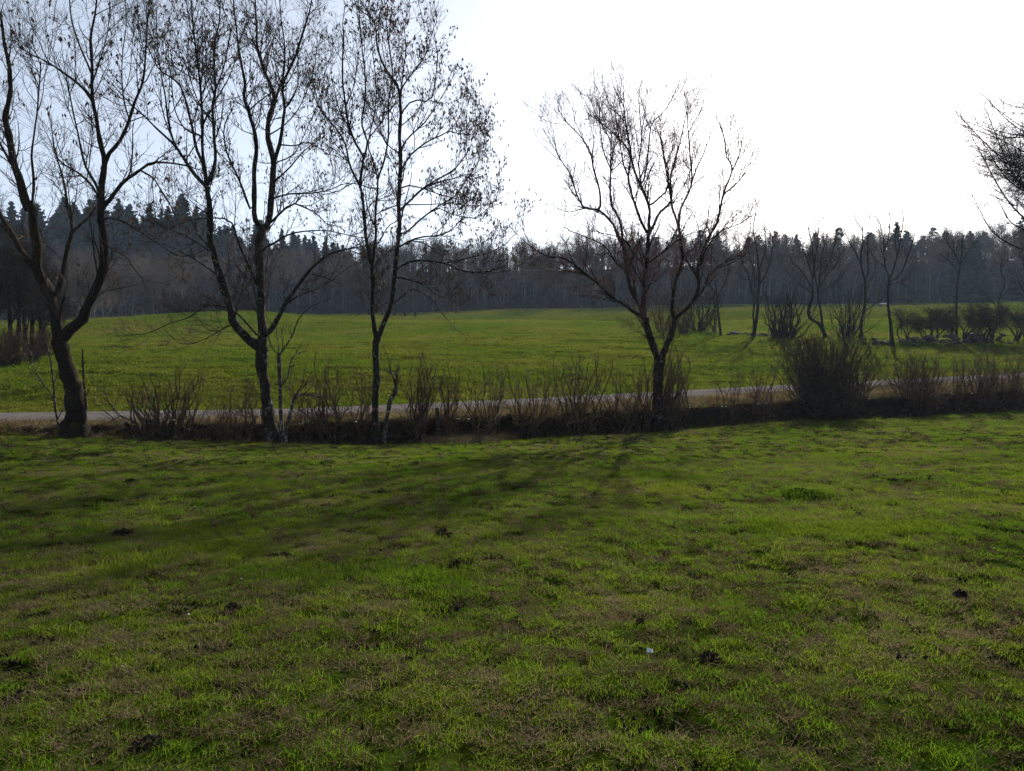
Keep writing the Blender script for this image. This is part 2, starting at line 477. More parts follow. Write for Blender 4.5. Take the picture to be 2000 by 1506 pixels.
def meadow_detail(X, Y):
    z = terrain(X, Y) + 0.03 * (Y < ROAD_Y(X) + ROAD_W + .05) * 0
    d = smooth(0.2, 3, Y - ROAD_Y(X) - ROAD_W)
    c = fbm(X * 1.0, Y * 1.5, 21, 3) - 0.5
    ter = np.maximum(fbm(X * 0.16, Y * 0.8, 55, 3) - 0.52, 0)
    return z + d * (0.17 * c + 0.38 * ter) * (1 - smooth(120, 175, Y))
xs_m = nonuni(42, 0.34, 360, 1.09)
sheet('meadow', xs_m, lambda x: ROAD_Y(x) + ROAD_W - 0.4, lambda x: 0 * x + 172.0, 330, M_MEADOW, meadow_detail, 1.7)
sheet('forest_floor', nonuni(160, 4, 360), lambda x: 0 * x + 169.0, lambda x: 0 * x + 380, 60, M_WOODFLOOR, lambda X, Y: terrain(X, Y) - 0.3 * (1 - smooth(171, 175, Y)))

# ------------------------------------------------------------------ woody plants
def build_traced(name, label, cat, depth, text, rng, d1=3.2, l1=(0.7, 1.6), n2=5, n3=2.4, up1=0.13, seeds=0, bark=BARK, twig=TWIG,
                 spread=0.55, seedscale=1.0, group=None, l2=(0.35, 0.8), l3=(0.15, 0.36), wid=0.62, thick=1.0, extra=0.0, lx=(1.1, 2.3), upx=0.085):
    """text: one limb a line, 'w0 w1 : x,y x,y ...' in photograph pixels; widths in pixels"""
    limbs = []
    for ln in text.strip().splitlines():
        if ':' not in ln: continue
        w, p = ln.split(':'); w = [float(a) * wid for a in w.split()]
        limbs.append((w, np.array([[float(b) for b in a.split(',')] for a in p.split()])))
    done = []
    out = []
    for i, (w, p) in enumerate(limbs):
        if not done:
            dep = depth; s = 0.0
        else:
            allp = np.concatenate([d for d in done])
            j = np.argmin(np.hypot(allp[:, 0] - p[0, 0], allp[:, 1] - p[0, 1])); dep = allp[j, 2]; s = rng.uniform(-spread, spread)
            if np.hypot(allp[j, 0] - p[0, 0], allp[j, 1] - p[0, 1]) > 1.5: p = np.vstack([[allp[j, 0], allp[j, 1] + 3], p])
        seg = np.concatenate([[0], np.cumsum(np.hypot(*np.diff(p, axis=0).T))]) / F * depth
        dd = dep + s * seg * (0.5 + 0.5 * seg / max(seg[-1], 0.1))
        p3 = np.array([PX(a, b, d) for (a, b), d in zip(p, dd)])
        K = int(max(8, min(60, seg[-1] / (0.22 if i else 0.09))))
        c, L = resample(p3, K)
        tt = np.linspace(0, 1, K)
        # back to pixels for children to attach to
        u = 1000 + F * (c[:, 0] / (c[:, 1] * cp - (c[:, 2] - EYE) * sp)); 
        b_ = (c[:, 2] - EYE) / c[:, 1]
        v = 753 - F * ((b_ * cp + sp) / (cp - b_ * sp))
        done.append(np.stack([u, v, c[:, 1]], -1))
        r = 0.5 / F * depth * np.interp(tt, np.linspace(0, 1, len(w)), w)
        if K > 3:
            nk = max(3, int(L / (0.5 if i else 0.7)) + 2); kn = rng.normal(size=(nk, 3)) * (0.08 if i == 0 else 0.4)
            kn[0] = kn[-1] = 0; kk = np.stack([np.interp(tt, np.linspace(0, 1, nk), kn[:, a]) for a in range(3)], -1)
            c[1:-1] += kk[1:-1] * np.minimum(r[1:-1, None], 0.10)
        r = r * (1 + 0.09 * (rng.random(K) - 0.5) * 2)
        out.append((c, r, L))
    base = out[0][0][0].copy()
    base[2] = T(base[0], base[1]) if base[1] > 2 else base[2]
    c, r, L = out[0]
    c[0, 2] = base[2] - 0.15
    fl = np.clip(1 - (c[:, 2] - base[2]) / 0.7, 0, 1) ** 2
    r[:] = r * (1 + 0.3 * fl)
    root = thing(name, label, cat, base, 0, group)
    allP = []; allR = []
    for i, (c, r, L) in enumerate(out):
        S = 14 if i == 0 else (9 if r[0] > 0.06 else 6)
        if i: c = np.vstack([c[0] - (c[1] - c[0]) * 0.2, c[1:]])
        V, Q = tubes(c[None], r[None], S)
        if r[0] > 0.045:
            k = 1 + (0.24 if i == 0 else 0.2) * (fbm(V[:, 2] * 5.5 + V[:, 0] * 3, V[:, 1] * 7 + V[:, 0] * 7, 3 + i) - 0.5) * 2
            ctr = np.repeat(c, S, 0); V = ctr + (V - ctr) * k[:, None]
        tip = np.vstack([V, c[-1:] + (c[-1:] - c[-2:-1]) * 0.15]); n = len(V)
        tt = [[n - S + s, n - S + (s + 1) % S, n] for s in range(S)]
        link('trunk' if i == 0 else 'limb', mesh_from(name + '_limb', tip - base, Q, tt, True), bark, root)
        cc, _ = resample(c, 24)
        rr = np.interp(np.linspace(0, 1, 24), np.linspace(0, 1, len(r)), r)
        if i and L > 0.3: allP.append(cc); allR.append(rr)
    P0 = np.stack(allP); R0 = np.stack(allR)
    if extra:                              # long secondary branches
        Lt = np.linalg.norm(np.diff(P0, axis=1), axis=2).sum()
        Px, Rx = spawn(rng, P0, R0, int(Lt * extra), 0.2, 1, lx, (18, 48), upx, 24, 0.055, 0.55, 0.026, 0.008)
        V, Q = tubes(Px[:, ::3], Rx[:, ::3], 5)
        link('branchwork', mesh_from('branchwork', V - base, Q, smooth_shade=True), bark, root, 'stuff')
        P0 = np.concatenate([P0, Px]); R0 = np.concatenate([R0, Rx])
    add_twigs(root, base, rng, P0, R0, d1, l1, n2, n3, up1, twig, seeds, seedscale, l2=l2, l3=l3,
              r1=0.017 * thick, r2=0.009 * thick, r3=0.006 * thick, rtip=0.004 * thick)
    return root

def add_twigs(root, base, rng, P0, R0, d1, l1, n2, n3, up1, twig, seeds=0, seedscale=1.0, l2=(0.35, 0.8), l3=(0.15, 0.36), t0=0.22, r1=0.018, r2=0.0105, r3=0.0075, rtip=0.005, ang=(25, 65)):
    mb = MB()
    Ltot = np.linalg.norm(np.diff(P0, axis=1), axis=2).sum()
    P1, R1 = spawn(rng, P0, R0, int(Ltot * d1), t0, 1, l1, ang, up1, 6, 0.16, 0.55, r1, rtip)
    Pt, Rt = spawn(rng, P0, R0, 0, 0, 0, (l1[0], l1[1]), (0, 18), up1 * 0.6, 6, 0.12, 0.95, r1, rtip, aligned=True)
    P1 = np.concatenate([P1, Pt]); R1 = np.concatenate([R1, Rt])
    mb.add(*tubes(P1, R1, 4))
    P2, R2 = spawn(rng, P1, R1, int(len(P1) * n2), 0.15, 1, l2, (25, 65), up1, 5, 0.16, 0.7, r2, rtip)
    mb.add(*tubes(P2, R2, 3))
    if n3:
        P3, R3 = spawn(rng, P2, R2, int(len(P2) * n3), 0.25, 1, l3, (25, 60), up1, 3, 0.12, 0.8, r3, rtip)
        mb.add(*tubes(P3, R3, 3))
    else: P3 = P2
    crown = link('crown', mb.mesh('crown', off=base), twig, root)
    if seeds:
        q = np.concatenate([P2[:, -1], P2[:, 2], P3[:, -1]])
        # keys hang in groups
        w = fbm(q[:, 0] * 0.9 + 40, q[:, 2] * 0.9 + 20, int(seeds)) ** 1.6
        q = q[rng.choice(len(q), size=seeds, p=w / w.sum())] + rng.normal(size=(seeds, 3)) * 0.04
        q = np.repeat(q, 2, 0) + rng.normal(size=(seeds * 2, 3)) * 0.022
        n = len(q); l = rng.uniform(0.07, 0.15, n) * seedscale; wd = rng.uniform(0.02, 0.04, n) * seedscale
        u = rng.uniform(0, 6.28, n); tl = rng.normal(size=(n, 2)) * 0.25
        top = q; mid = q + np.stack([tl[:, 0] * l * .5, tl[:, 1] * l * .5, -l * 0.55], -1); bot = q + np.stack([tl[:, 0] * l, tl[:, 1] * l, -l * 1.1], -1)
        rings = [mid + np.stack([np.cos(u + a) * wd, np.sin(u + a) * wd, 0 * u], -1) for a in (0, 2.09, 4.19)]
        V = np.stack([top] + rings + [bot], 1).reshape(-1, 3)
        b = np.arange(n)[:, None] * 5
        F_ = np.array([[0, 1, 2], [0, 2, 3], [0, 3, 1], [4, 2, 1], [4, 3, 2], [4, 1, 3]])
        tr = (b[:, None, :] + F_[None]).reshape(-1, 3)
        link('seed_clusters', mesh_from('seed_clusters', V - base, None, tr), SEED, crown, 'stuff')

def auto_skeleton(rng, H, rxy, fork, n_main, r_trunk, lean=0.03, cz=None, rz=None, low=0.25):
    """trunk and main limbs round the origin"""
    cz = cz or H * 0.62; rz = rz or H * 0.38
    K = 24; tt = np.linspace(0, 1, K)
    top = np.array([rng.normal() * lean * H, rng.normal() * lean * H, H * 0.93])
    bend = rng.normal(size=2) * 0.035 * H
    tr = np.stack([top[0] * tt + bend[0] * np.sin(tt * 3.1), top[1] * tt + bend[1] * np.sin(tt * 3.1 + 1) * tt, top[2] * tt], -1)
    tr[0, 2] -= 0.2
    rt = r_trunk * (1 - tt) ** 0.8 + 0.012 + 0.4 * r_trunk * np.exp(-tt * H / 0.5)
    Ps = []; Rs = []
    for i in range(n_main):
        h = fork + (0.85 - fork) * (i + rng.random()) / n_main
        j = int(h * (K - 1))
        a = i * 2.4 + rng.uniform(-0.5, 0.5)
        zt = cz + rz * rng.uniform(-low, 0.85)
        zt = max(zt, tr[j, 2] + 0.04 * H)
        w = math.sqrt(max(0.1, 1 - ((zt - cz) / rz) ** 2)) * rxy * rng.uniform(0.65, 1.0)
        end = np.array([tr[j, 0] + math.cos(a) * w, tr[j, 1] + math.sin(a) * w, zt])
        st = tr[j]; mid = st * 0.5 + end * 0.5 + np.array([math.cos(a) * 0.12 * w, math.sin(a) * 0.12 * w, -0.06 * (end[2] - st[2])]) + rng.normal(size=3) * 0.05 * w
        c, L = resample(np.array([st, mid, end]), K)
        r0 = min(rt[j] * 0.5, r_trunk * 0.36)
        Ps.append(c); Rs.append(r0 * (1 - tt) + 0.012 * tt)
    return tr, rt, np.stack(Ps), np.stack(Rs)

def auto_tree(name, label, cat, pos, rng, H, rxy, fork=0.3, n_main=9, r_trunk=0.12, d1=2.2, l1=(0.6, 1.4), n2=4, n3=2, up=0.12, bark=MIDBARK, twig=MIDTWIG,
              group=None, S=8, lean=0.03, cz=None, rz=None, low=0.25, extra_stems=None, thick=1.0, l2=(0.35, 0.8), l3=(0.15, 0.36)):
    tr, rt, P0, R0 = auto_skeleton(rng, H, rxy, fork, n_main, r_trunk, lean, cz, rz, low)
    root = thing(name, label, cat, pos, 0, group)
    mb = MB(); mb.add(*tubes(tr[None], rt[None], S)); mb.add(*tubes(P0, R0, 5))
    link('trunk', mb.mesh('trunk', True), bark, root)
    add_twigs(root, np.zeros(3), rng, np.concatenate([P0, tr[None]]), np.concatenate([R0, rt[None]]), d1, l1, n2, n3, up, twig, t0=0.3,
              r1=0.016 * thick, r2=0.009 * thick, r3=0.006 * thick, rtip=0.0035 * thick, l2=l2, l3=l3)
    return root

def stems_mesh(rng, n, H, spread, r0=0.014, nt=9, flare=0.25, top_jit=0.12, cut=False, lt=(0.15, 0.5), foot=0.22):
    K = 7; tt = np.linspace(0, 1, K)
    a = rng.uniform(0, 6.283, n); q = np.sqrt(rng.random(n))
    fx_, fy_ = np.cos(a) * q * foot * spread, np.sin(a) * q * foot * spread
    ex, ey = np.cos(a) * q * spread, np.sin(a) * q * spread
    ex = ex + rng.normal(size=n) * 0.22 * spread; ey = ey + rng.normal(size=n) * 0.22 * spread
    h = H * (1 - 0.22 * q ** 2) * (1 - rng.random(n) ** 2.2 * (0.5 if not cut else 0.22)) * (1 + rng.normal(size=n) * top_jit * 0.4)
    b = tt[None, :] ** 0.75
    X = fx_[:, None] + (ex - fx_)[:, None] * b; Y = fy_[:, None] + (ey - fy_)[:, None] * b
    Z = -0.12 + (h[:, None] + 0.12) * tt[None, :]
    P = np.stack([X, Y, Z], -1)
    P[:, 1:] += np.cumsum(rng.normal(size=(n, K - 1, 3)) * 0.042 * H, axis=1) * np.array([1, 1, 0.3])
    R = 1.45 * r0 * rng.uniform(0.5, 1.4, n)[:, None] * (1 - 0.68 * tt[None, :])
    mb = MB(); mb.add(*tubes(P, R, 4))
    P1, R1 = spawn(rng, P, R, n * nt, 0.12, 1, (lt[0], lt[1]), (22, 70), 0.14, 4, 0.22, 0.65, 0.0095, 0.0045)
    return mb, P, R, P1, R1

def shrub(name, label, pos, rng, n, H, spread, r0=0.014, nt=9, mat=STEM, tip=STEM_TIP, stumps=0, cut=False, group=None, lt=(0.2, 0.65), nt2=1.2, cat='shrub', foot=0.42, zs=1.0):
    root = thing(name, label, cat, pos, 0, group)
    mb, P, R, P1, R1 = stems_mesh(rng, n, H, spread, r0, nt, cut=cut, lt=lt, foot=foot)
    link('stems', mb.mesh('stems'), mat, root, 'stuff')
    m2 = MB(); m2.add(*tubes(P1, R1, 3))
    if nt2:
        P2, R2 = spawn(rng, P1, R1, int(len(P1) * nt2), 0.3, 1, (0.1, 0.28), (20, 60), 0.14, 3, 0.12, 0.8, 0.005, 0.003)
        m2.add(*tubes(P2, R2, 3))
    link('shoots', m2.mesh('shoots'), tip, root, 'stuff')
    for i in range(stumps):
        a = rng.uniform(0, 6.28); q = rng.uniform(0.05, 0.45) * spread * foot * 3
        hh = rng.uniform(0.3, 0.62); rr = rng.uniform(0.035, 0.065)
        p = np.array([[math.cos(a) * q, math.sin(a) * q, -0.2], [math.cos(a) * q * 1.1, math.sin(a) * q * 1.1, hh * 0.5], [math.cos(a) * q * 1.35, math.sin(a) * q * 1.35, hh]])
        c, _ = resample(p, 8)
        V, Q = tubes(c[None], (rr * np.linspace(1.15, 0.95, 8) * (1 + 0.1 * rng.normal(size=8)))[None], 8)
        n0 = len(V); V = np.vstack([V, c[-1:]])
        link('cut_stump', mesh_from('cut_stump', V, Q, [[n0 - 8 + s, n0 - 8 + (s + 1) % 8, n0] for s in range(8)], True), BARK, root)
    return root

R_ = np.random.default_rng
# ---- the four ash trees along the bank
treeA = build_traced('ash_tree', 'mossy forked tree with thick dark trunk, beside the low dead stick and grey lane', 'tree', 21.4, '''
74 60 52 44 40 42 : 143,846 149,805 146,770 134,730 124,695 116,662
34 30 30 27 : 116,664 109,620 97,575 84,545
26 25 22 19 13 8 5 : 93,575 77,533 70,466 62,400 50,398 33,319 17,265 7,226 20,186 20,140 10,93 2,40 -10,-30
22 18 13 9 : 90,560 70,525 50,503 22,460 2,417 -20,370
14 10 6 4 : 55,415 42,380 28,330 12,300 -4,270 -20,200
8 5 3 : 62,400 66,350 62,300 68,250 75,180 80,120
16 13 9 6 4 : 106,582 122,533 136,476 142,443 132,395 127,365 116,325 108,290
9 7 5 : 141,455 166,430 188,402
13 9 8 : 113,645 117,610 126,580
38 30 26 24 20 17 : 122,662 143,643 166,609 184,580 197,546 203,510 202,466 196,420 198,392
17 14 11 9 7 5 3 : 198,392 202,325 193,282 188,232 182,202 179,166 181,133 176,80 186,20 190,-50
13 10 8 6 4 3 : 202,328 215,300 229,282 252,232 269,186 279,153 285,90 290,20
10 7 5 3 : 183,202 156,166 123,140 83,116 50,105
6 4 3 : 181,150 160,100 140,40 135,-30
7 5 3 : 198,395 179,362 153,338 126,322 110,305 104,270
8 6 4 3 : 196,385 180,350 166,319 149,246 139,199 129,153
13 11 8 6 4 : 200,405 215,388 239,358 272,332 299,318 340,320 375,326
6 4 3 : 272,332 300,348 318,378 332,400
5 4 3 : 204,425 230,428 262,445 300,470 345,500
4 3 2 : 203,475 222,490 245,500 262,525 280,548
5 3 2 : 179,166 195,120 210,60 215,-10
5 3 2 : 252,232 240,180 238,120 245,60
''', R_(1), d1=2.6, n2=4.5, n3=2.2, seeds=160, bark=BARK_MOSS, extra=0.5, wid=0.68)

treeB = build_traced('ash_tree', 'tall ash tree full of seed bunches, beside a small pollard trunk', 'tree', 22.2, '''
50 40 34 31 36 38 : 531,858 527,820 521,779 512,719 511,695 512,676
30 26 24 26 28 24 : 513,682 517,647 512,617 509,570 506,510 513,465 515,445
20 16 13 11 8 5 3 : 514,450 499,425 497,392 499,332 498,266 486,216 476,193 479,166 469,116 462,60 455,-10
22 20 17 13 10 7 4 : 516,450 526,415 529,365 534,319 522,266 527,232 536,199 520,150 505,100 500,40 498,-40
13 10 8 6 3 : 533,325 547,282 556,216 552,166 579,100 600,40 612,-20
9 7 4 3 : 536,200 552,150 556,90 548,30 545,-40
34 28 24 22 20 18 15 : 512,682 479,650 461,629 452,605 440,575 428,534 419,495 411,470 410,448 406,398 403,362
12 10 7 5 3 : 403,364 383,342 343,289 300,246 283,228 262,209 232,179
11 9 7 5 3 : 403,362 398,325 380,282 373,239 356,176 336,153 310,134 290,95
10 8 6 4 3 : 404,360 398,310 396,266 397,232 386,133 378,60 372,-20
11 9 7 5 3 : 405,362 421,312 416,232 420,166 416,100 428,40 432,-30
6 4 3 : 397,235 414,213 420,180 440,120 450,60
16 14 11 8 6 4 : 528,648 548,617 563,587 587,551 611,522 643,498 682,486 712,481
7 5 3 2 : 503,655 473,620 443,599 404,596 369,620 330,632 290,650 240,657
9 7 5 4 2 : 505,562 494,540 476,498 459,450 443,428 383,428 343,442 300,465
9 6 4 3 : 514,485 545,468 575,456 599,452 635,450 662,455 690,462
9 7 5 3 : 522,440 552,412 576,399 599,408 619,418 640,440
8 6 4 3 : 531,360 562,332 589,299 610,282 630,268
9 7 5 3 : 498,405 489,408 473,365 446,306 436,262 443,232 453,216
6 4 3 : 548,282 575,285 600,278 628,292
7 5 3 : 528,390 560,380 600,378 640,372 668,360
5 3 2 : 486,216 510,195 530,180 548,150
6 4 2 : 587,551 600,535 640,545 672,560
6 4 2 : 563,590 590,575 630,560 670,530 690,515
6 4 2 : 430,540 400,520 370,500 330,480 280,470
5 3 2 : 420,500 395,480 350,455 310,440 270,420
5 3 2 : 461,629 440,640 420,652 395,665 370,672
7 5 3 2 : 343,289 330,240 322,180 310,110 305,30
6 4 2 : 396,266 360,250 340,210 335,150
5 3 2 : 522,266 560,240 590,200 612,140 620,80
5 3 2 : 534,320 575,300 600,250 622,200
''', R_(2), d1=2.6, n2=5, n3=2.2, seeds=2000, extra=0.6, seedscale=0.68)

treeC = build_traced('ash_tree', 'slim twin-stemmed ash tree hung with seed bunches, next to a broken pollard stump', 'tree', 22.6, '''
28 22 21 20 19 24 : 733,862 734,800 734,749 734,700 734,672 737,660
17 15 14 13 15 : 735,662 731,629 731,584 728,540 726,518
11 10 9 8 : 725,520 717,480 713,448 708,382 703,362
8 6 5 4 2 : 703,362 686,332 676,289 663,259 640,232 620,206 612,180
8 7 5 4 : 704,360 710,320 710,302 696,282 680,240 672,190 668,120 672,60
6 5 4 3 : 710,302 718,282 706,239 713,199 713,143 706,80 700,10
4 3 2 : 719,272 743,242 753,226 766,190
10 9 8 6 : 728,520 731,480 733,450 733,415 738,349
6 4 3 2 : 738,349 723,299 718,282 730,230 735,170 728,100 722,40
7 6 5 4 2 : 738,347 749,319 759,266 759,199 766,150 760,90 752,20 748,-30
18 16 14 13 13 12 11 9 7 5 3 : 738,660 749,635 761,602 767,564 773,522 779,480 780,448 781,399 783,332 781,266 781,199 776,166 756,139 736,93 733,50 713,16
6 4 3 2 : 781,215 786,150 793,100 790,60 796,10
7 6 5 3 2 : 783,460 813,435 852,405 886,385 906,359 932,319 938,290
7 6 5 3 2 : 783,408 819,375 842,359 886,332 916,292 922,270
5 4 3 2 : 783,366 800,362 826,368 866,382 900,390
6 5 3 2 : 783,335 799,306 832,279 876,256 899,226 905,190
6 5 3 2 : 782,300 796,272 832,239 849,212 876,166
5 4 3 : 783,222 806,196 839,196 852,146 855,100
5 4 2 : 779,180 800,150 830,110 845,60
5 3 2 : 786,400 830,400 876,398 915,402 950,400
7 6 5 4 2 : 777,524 803,510 827,508 869,513 899,528 944,532 985,520
7 6 4 3 2 : 774,540 809,549 833,560 857,578 899,589
5 4 3 2 : 766,594 806,564 815,567 839,581 860,608 887,640
6 5 4 2 : 780,482 815,465 857,459 880,450 900,430
5 4 3 2 : 800,470 825,474 839,482 875,510
5 4 3 2 : 878,513 914,504 953,495 985,478
5 3 2 : 733,420 760,405 779,415
4 3 2 : 781,430 760,440 741,470 730,490
5 3 2 : 729,370 690,358 660,374 630,380
5 4 3 2 : 781,300 760,285 745,260 742,230
5 3 2 : 842,359 880,350 915,340 940,345
4 3 2 : 876,256 900,262 925,262
4 3 2 : 852,405 890,420 930,425 955,405
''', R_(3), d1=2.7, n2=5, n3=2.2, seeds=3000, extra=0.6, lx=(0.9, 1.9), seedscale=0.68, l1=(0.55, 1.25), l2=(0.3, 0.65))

treeD = build_traced('ash_tree', 'bare round-crowned tree with a low V fork, among dense cut stems', 'tree', 24.6, '''
34 28 25 24 25 30 : 1285,850 1285,812 1285,764 1286,735 1288,713 1289,700
18 17 16 17 : 1287,702 1278,677 1269,650 1260,620
10 8 7 6 4 3 : 1260,622 1239,608 1215,590 1188,575 1167,552 1134,528 1102,504 1072,501 1051,492
4 3 2 : 1215,592 1191,587 1161,578
5 4 3 : 1150,540 1134,533 1110,530 1098,536
11 10 9 9 8 : 1258,618 1254,608 1239,581 1227,540 1221,501 1216,467
8 6 5 4 2 : 1219,485 1200,442 1172,411 1140,405 1125,377 1115,345 1090,302 1085,280
6 5 4 3 2 : 1172,409 1170,364 1159,333 1153,299 1134,267 1106,239 1090,214
7 6 4 3 2 : 1216,470 1209,426 1193,395 1192,333 1193,286 1187,264 1162,220 1155,195
12 11 10 10 9 : 1260,618 1258,570 1260,525 1264,480 1266,455
8 6 5 4 2 : 1266,457 1250,423 1237,386 1228,348 1231,299 1200,261 1165,233
8 7 5 4 2 : 1267,455 1268,426 1268,402 1253,367 1237,330 1231,286 1222,239 1218,200
5 4 3 2 : 1255,360 1262,330 1265,302 1272,245 1296,220 1315,189
7 6 4 3 2 : 1266,460 1275,442 1287,417 1312,392 1309,348 1328,280 1343,208
5 4 2 : 1270,404 1300,373 1306,340 1296,300 1290,260
6 5 3 2 : 1262,525 1240,500 1222,470 1200,460 1170,455
5 4 3 2 : 1225,530 1205,515 1180,480 1150,465 1110,450
5 4 3 2 : 1260,520 1278,505 1300,490 1330,465 1352,455
4 3 2 : 1262,560 1280,550 1297,535
19 17 15 14 : 1291,702 1308,671 1315,653 1317,623
10 9 8 8 7 : 1316,626 1314,590 1320,549 1332,516 1332,480 1326,445
6 5 4 3 : 1326,447 1312,402 1309,380 1300,330 1290,270
6 5 4 3 2 : 1326,445 1328,411 1350,361 1348,305 1343,249 1342,210
4 3 2 : 1350,361 1365,320 1378,290 1390,255
11 9 8 6 5 4 3 : 1317,624 1347,596 1362,570 1363,531 1371,501 1383,465 1400,436 1412,380 1431,330 1418,305 1417,280 1409,249
4 3 2 : 1431,332 1442,310 1449,280
8 6 5 3 2 : 1345,598 1371,570 1389,534 1418,513 1448,495 1462,460
5 3 2 : 1371,501 1390,470 1410,450 1440,440 1470,420
4 3 2 : 1412,380 1430,366 1446,350 1460,330
4 3 2 : 1335,500 1360,480 1380,440 1385,400
4 3 2 : 1193,330 1180,300 1172,250 1170,205
4 3 2 : 1228,348 1215,310 1208,260 1200,215
4 3 2 : 1253,367 1248,320 1252,260 1248,200
''', R_(4), d1=2.6, n2=4.2, n3=1.6, l1=(0.45, 1.0), l2=(0.25, 0.6), extra=2.2, lx=(0.6, 1.5), upx=0.03, seeds=0, twig=TWIG_RED, bark=BARK, thick=1.25, wid=0.76)

# ---- small woody things in the hedge line
build_traced('pollard_trunk', 'slim upright pollard trunk with one long bent branch, beside the tall seed-hung ash', 'tree', 21.9, '''
15 12 11 11 13 : 552,856 548,800 547,750 545,705 545,692
6 5 4 3 : 545,694 556,680 572,655 578,635 592,610 615,595 640,585
5 4 3 : 545,692 535,684 528,672 520,640 516,622
4 3 2 : 545,694 543,670 540,650
4 3 2 : 547,695 552,672 550,655
6 5 3 : 548,755 562,740 567,715 572,695 590,688
5 3 2 : 566,716 580,712 588,712
6 4 : 548,752 536,750
''', R_(11), d1=1.2, l1=(0.2, 0.6), n2=2, n3=0, bark=BARK_PALE, spread=0.2)
build_traced('crooked_stump', 'crooked low stump with a thick arm bent sideways over the bank', 'tree', 21.8, '''
13 12 10 10 : 556,856 562,825 570,795 573,780
9 8 7 5 4 : 573,782 580,772 600,770 620,775 634,777 642,795
7 6 5 : 573,780 580,768 588,758
4 3 2 : 572,780 567,765 566,745
''', R_(12), d1=2.2, l1=(0.2, 0.5), n2=2.5, n3=0, bark=BARK_PALE, spread=0.25)
build_traced('broken_stump', 'broken pollard stump with a kinked forked top, leaning beside the slim ash', 'tree', 22.4, '''
17 14 13 14 15 : 749,862 755,820 761,785 770,768 774,758
9 8 6 5 : 773,760 771,745 763,725 760,710
10 9 7 5 : 774,758 774,740 776,722 778,718
''', R_(13), d1=3, l1=(0.15, 0.5), n2=2, n3=0, bark=BARK_PALE, spread=0.2)
build_traced('dead_stick', 'thin dead upright stick with side stubs, standing beside the mossy forked tree', 'dead wood', 21.0, '''
8 7 6 5 : 162,838 168,800 165,760 162,720 161,683
4 3 2 : 166,775 172,768 176,755
3 2 : 163,715 167,705
''', R_(14), d1=1.5, l1=(0.1, 0.25), n2=1, n3=0, spread=0.15)
build_traced('fallen_branch', 'fallen pale branch slanting over the bank beside the coppiced clump', 'dead wood', 21.9, '''
6 6 5 4 3 : 276,836 258,822 235,812 220,795 210,782
4 3 2 : 236,812 226,817 218,822
4 3 2 : 258,822 254,808 256,798
3 2 : 212,785 207,772 204,760
3 2 : 220,796 228,785 232,770
''', R_(15), d1=3, l1=(0.2, 0.5), n2=2, n3=0, bark=BARK_PALE, spread=0.2)
build_traced('leaning_branch', 'thin grey stems leaning against the mossy forked tree', 'shrub', 21.6, '''
7 6 5 4 : 118,846 108,800 104,750 98,700 88,660
5 4 3 : 108,800 100,770 82,745 62,712
4 3 : 112,820 122,800 128,785
4 3 2 : 104,750 112,730 116,700
''', R_(16), d1=3.5, l1=(0.3, 0.7), n2=2.5, n3=1, bark=BARK_PALE, spread=0.25)

def on_bank(u, back=0.3):
    """a spot on the bank in column u"""
    y = 22.0
    for _ in range(12):
        x = (u - 1000) / F * (y * 1.0); y = float(FOOT_Y(x)) + back
    return np.array([(u - 1000) / F * y, y, T((u - 1000) / F * y, y)])

def place_shrub(label, u, ytop, u0, u1, n, seed, back=0.16, name='hedge_shrub', **kw):
    p = on_bank(u, back)
    top = PX(u, ytop, p[1])[2]
    H = (top - p[2]) * 1.09; sp = 0.5 * (u1 - u0) / F * p[1]
    return shrub(name, label, p, R_(seed), n, H, sp, group='cut shrubs along the bank', **kw)

place_shrub('wide coppiced clump with thick cut stumps, between the mossy forked tree and the seed-hung ash', 322, 735, 238, 408, 46, 21, stumps=12, nt=6, foot=0.5, r0=0.017, tip=STEM_TIP)
place_shrub('thin tangled scrub between the stump clump and the seed-hung ash', 440, 765, 400, 480, 22, 22, nt=10, r0=0.009, mat=STEM_TIP, lt=(0.2, 0.6))
place_shrub('sparse scrub hugging the seed-hung ash on its stump-clump side', 488, 725, 470, 510, 10, 23, nt=8, r0=0.013)
place_shrub('tight fan of grey stems with a gnarled knob on top, beside the crooked low stump', 643, 705, 600, 692, 20, 24, nt=9, r0=0.018)
place_shrub('narrow thorny stems pressed close to the slim twin-stemmed ash', 703, 715, 684, 726, 11, 25, nt=10, r0=0.016)
place_shrub('reddish brush of tight upright stems between the broken stump and the short post', 815, 698, 788, 838, 24, 26, nt=9, r0=0.017)
place_shrub('loose upright stems behind the short wooden post', 876, 715, 846, 908, 18, 27, nt=9, r0=0.014)
place_shrub('straw-tipped shrub standing above the pale strip of dead grass', 952, 718, 912, 992, 20, 28, nt=9, r0=0.015, tip=STEM_STRAW)
place_shrub('loose straw-tipped shrub with twisted low stems, next to the one above the dead grass', 1026, 722, 984, 1068, 22, 29, nt=9, r0=0.016, tip=STEM_STRAW)
place_shrub('broad dense fan of dark stems with tall straw shoots, short of the V-forked tree', 1128, 697, 1078, 1178, 34, 30, nt=9, r0=0.016, tip=STEM_STRAW)
place_shrub('open sparse shrub just before the V-forked tree on the post side', 1216, 712, 1184, 1256, 18, 31, nt=9, r0=0.013)
place_shrub('slender stems touching the V-forked trunk on the post side', 1262, 688, 1240, 1284, 13, 32, nt=8, r0=0.014, back=0.1)
place_shrub('thick dark bundle of stems touching the V-forked trunk on the big bush side', 1314, 678, 1292, 1352, 34, 33, nt=8, r0=0.02)
place_shrub('wispy low twigs leaning away from the V-forked tree', 1424, 715, 1388, 1452, 14, 34, nt=8, r0=0.011)
place_shrub('wispy shrub just before the great dense bush', 1482, 712, 1450, 1520, 18, 35, nt=9, r0=0.012)
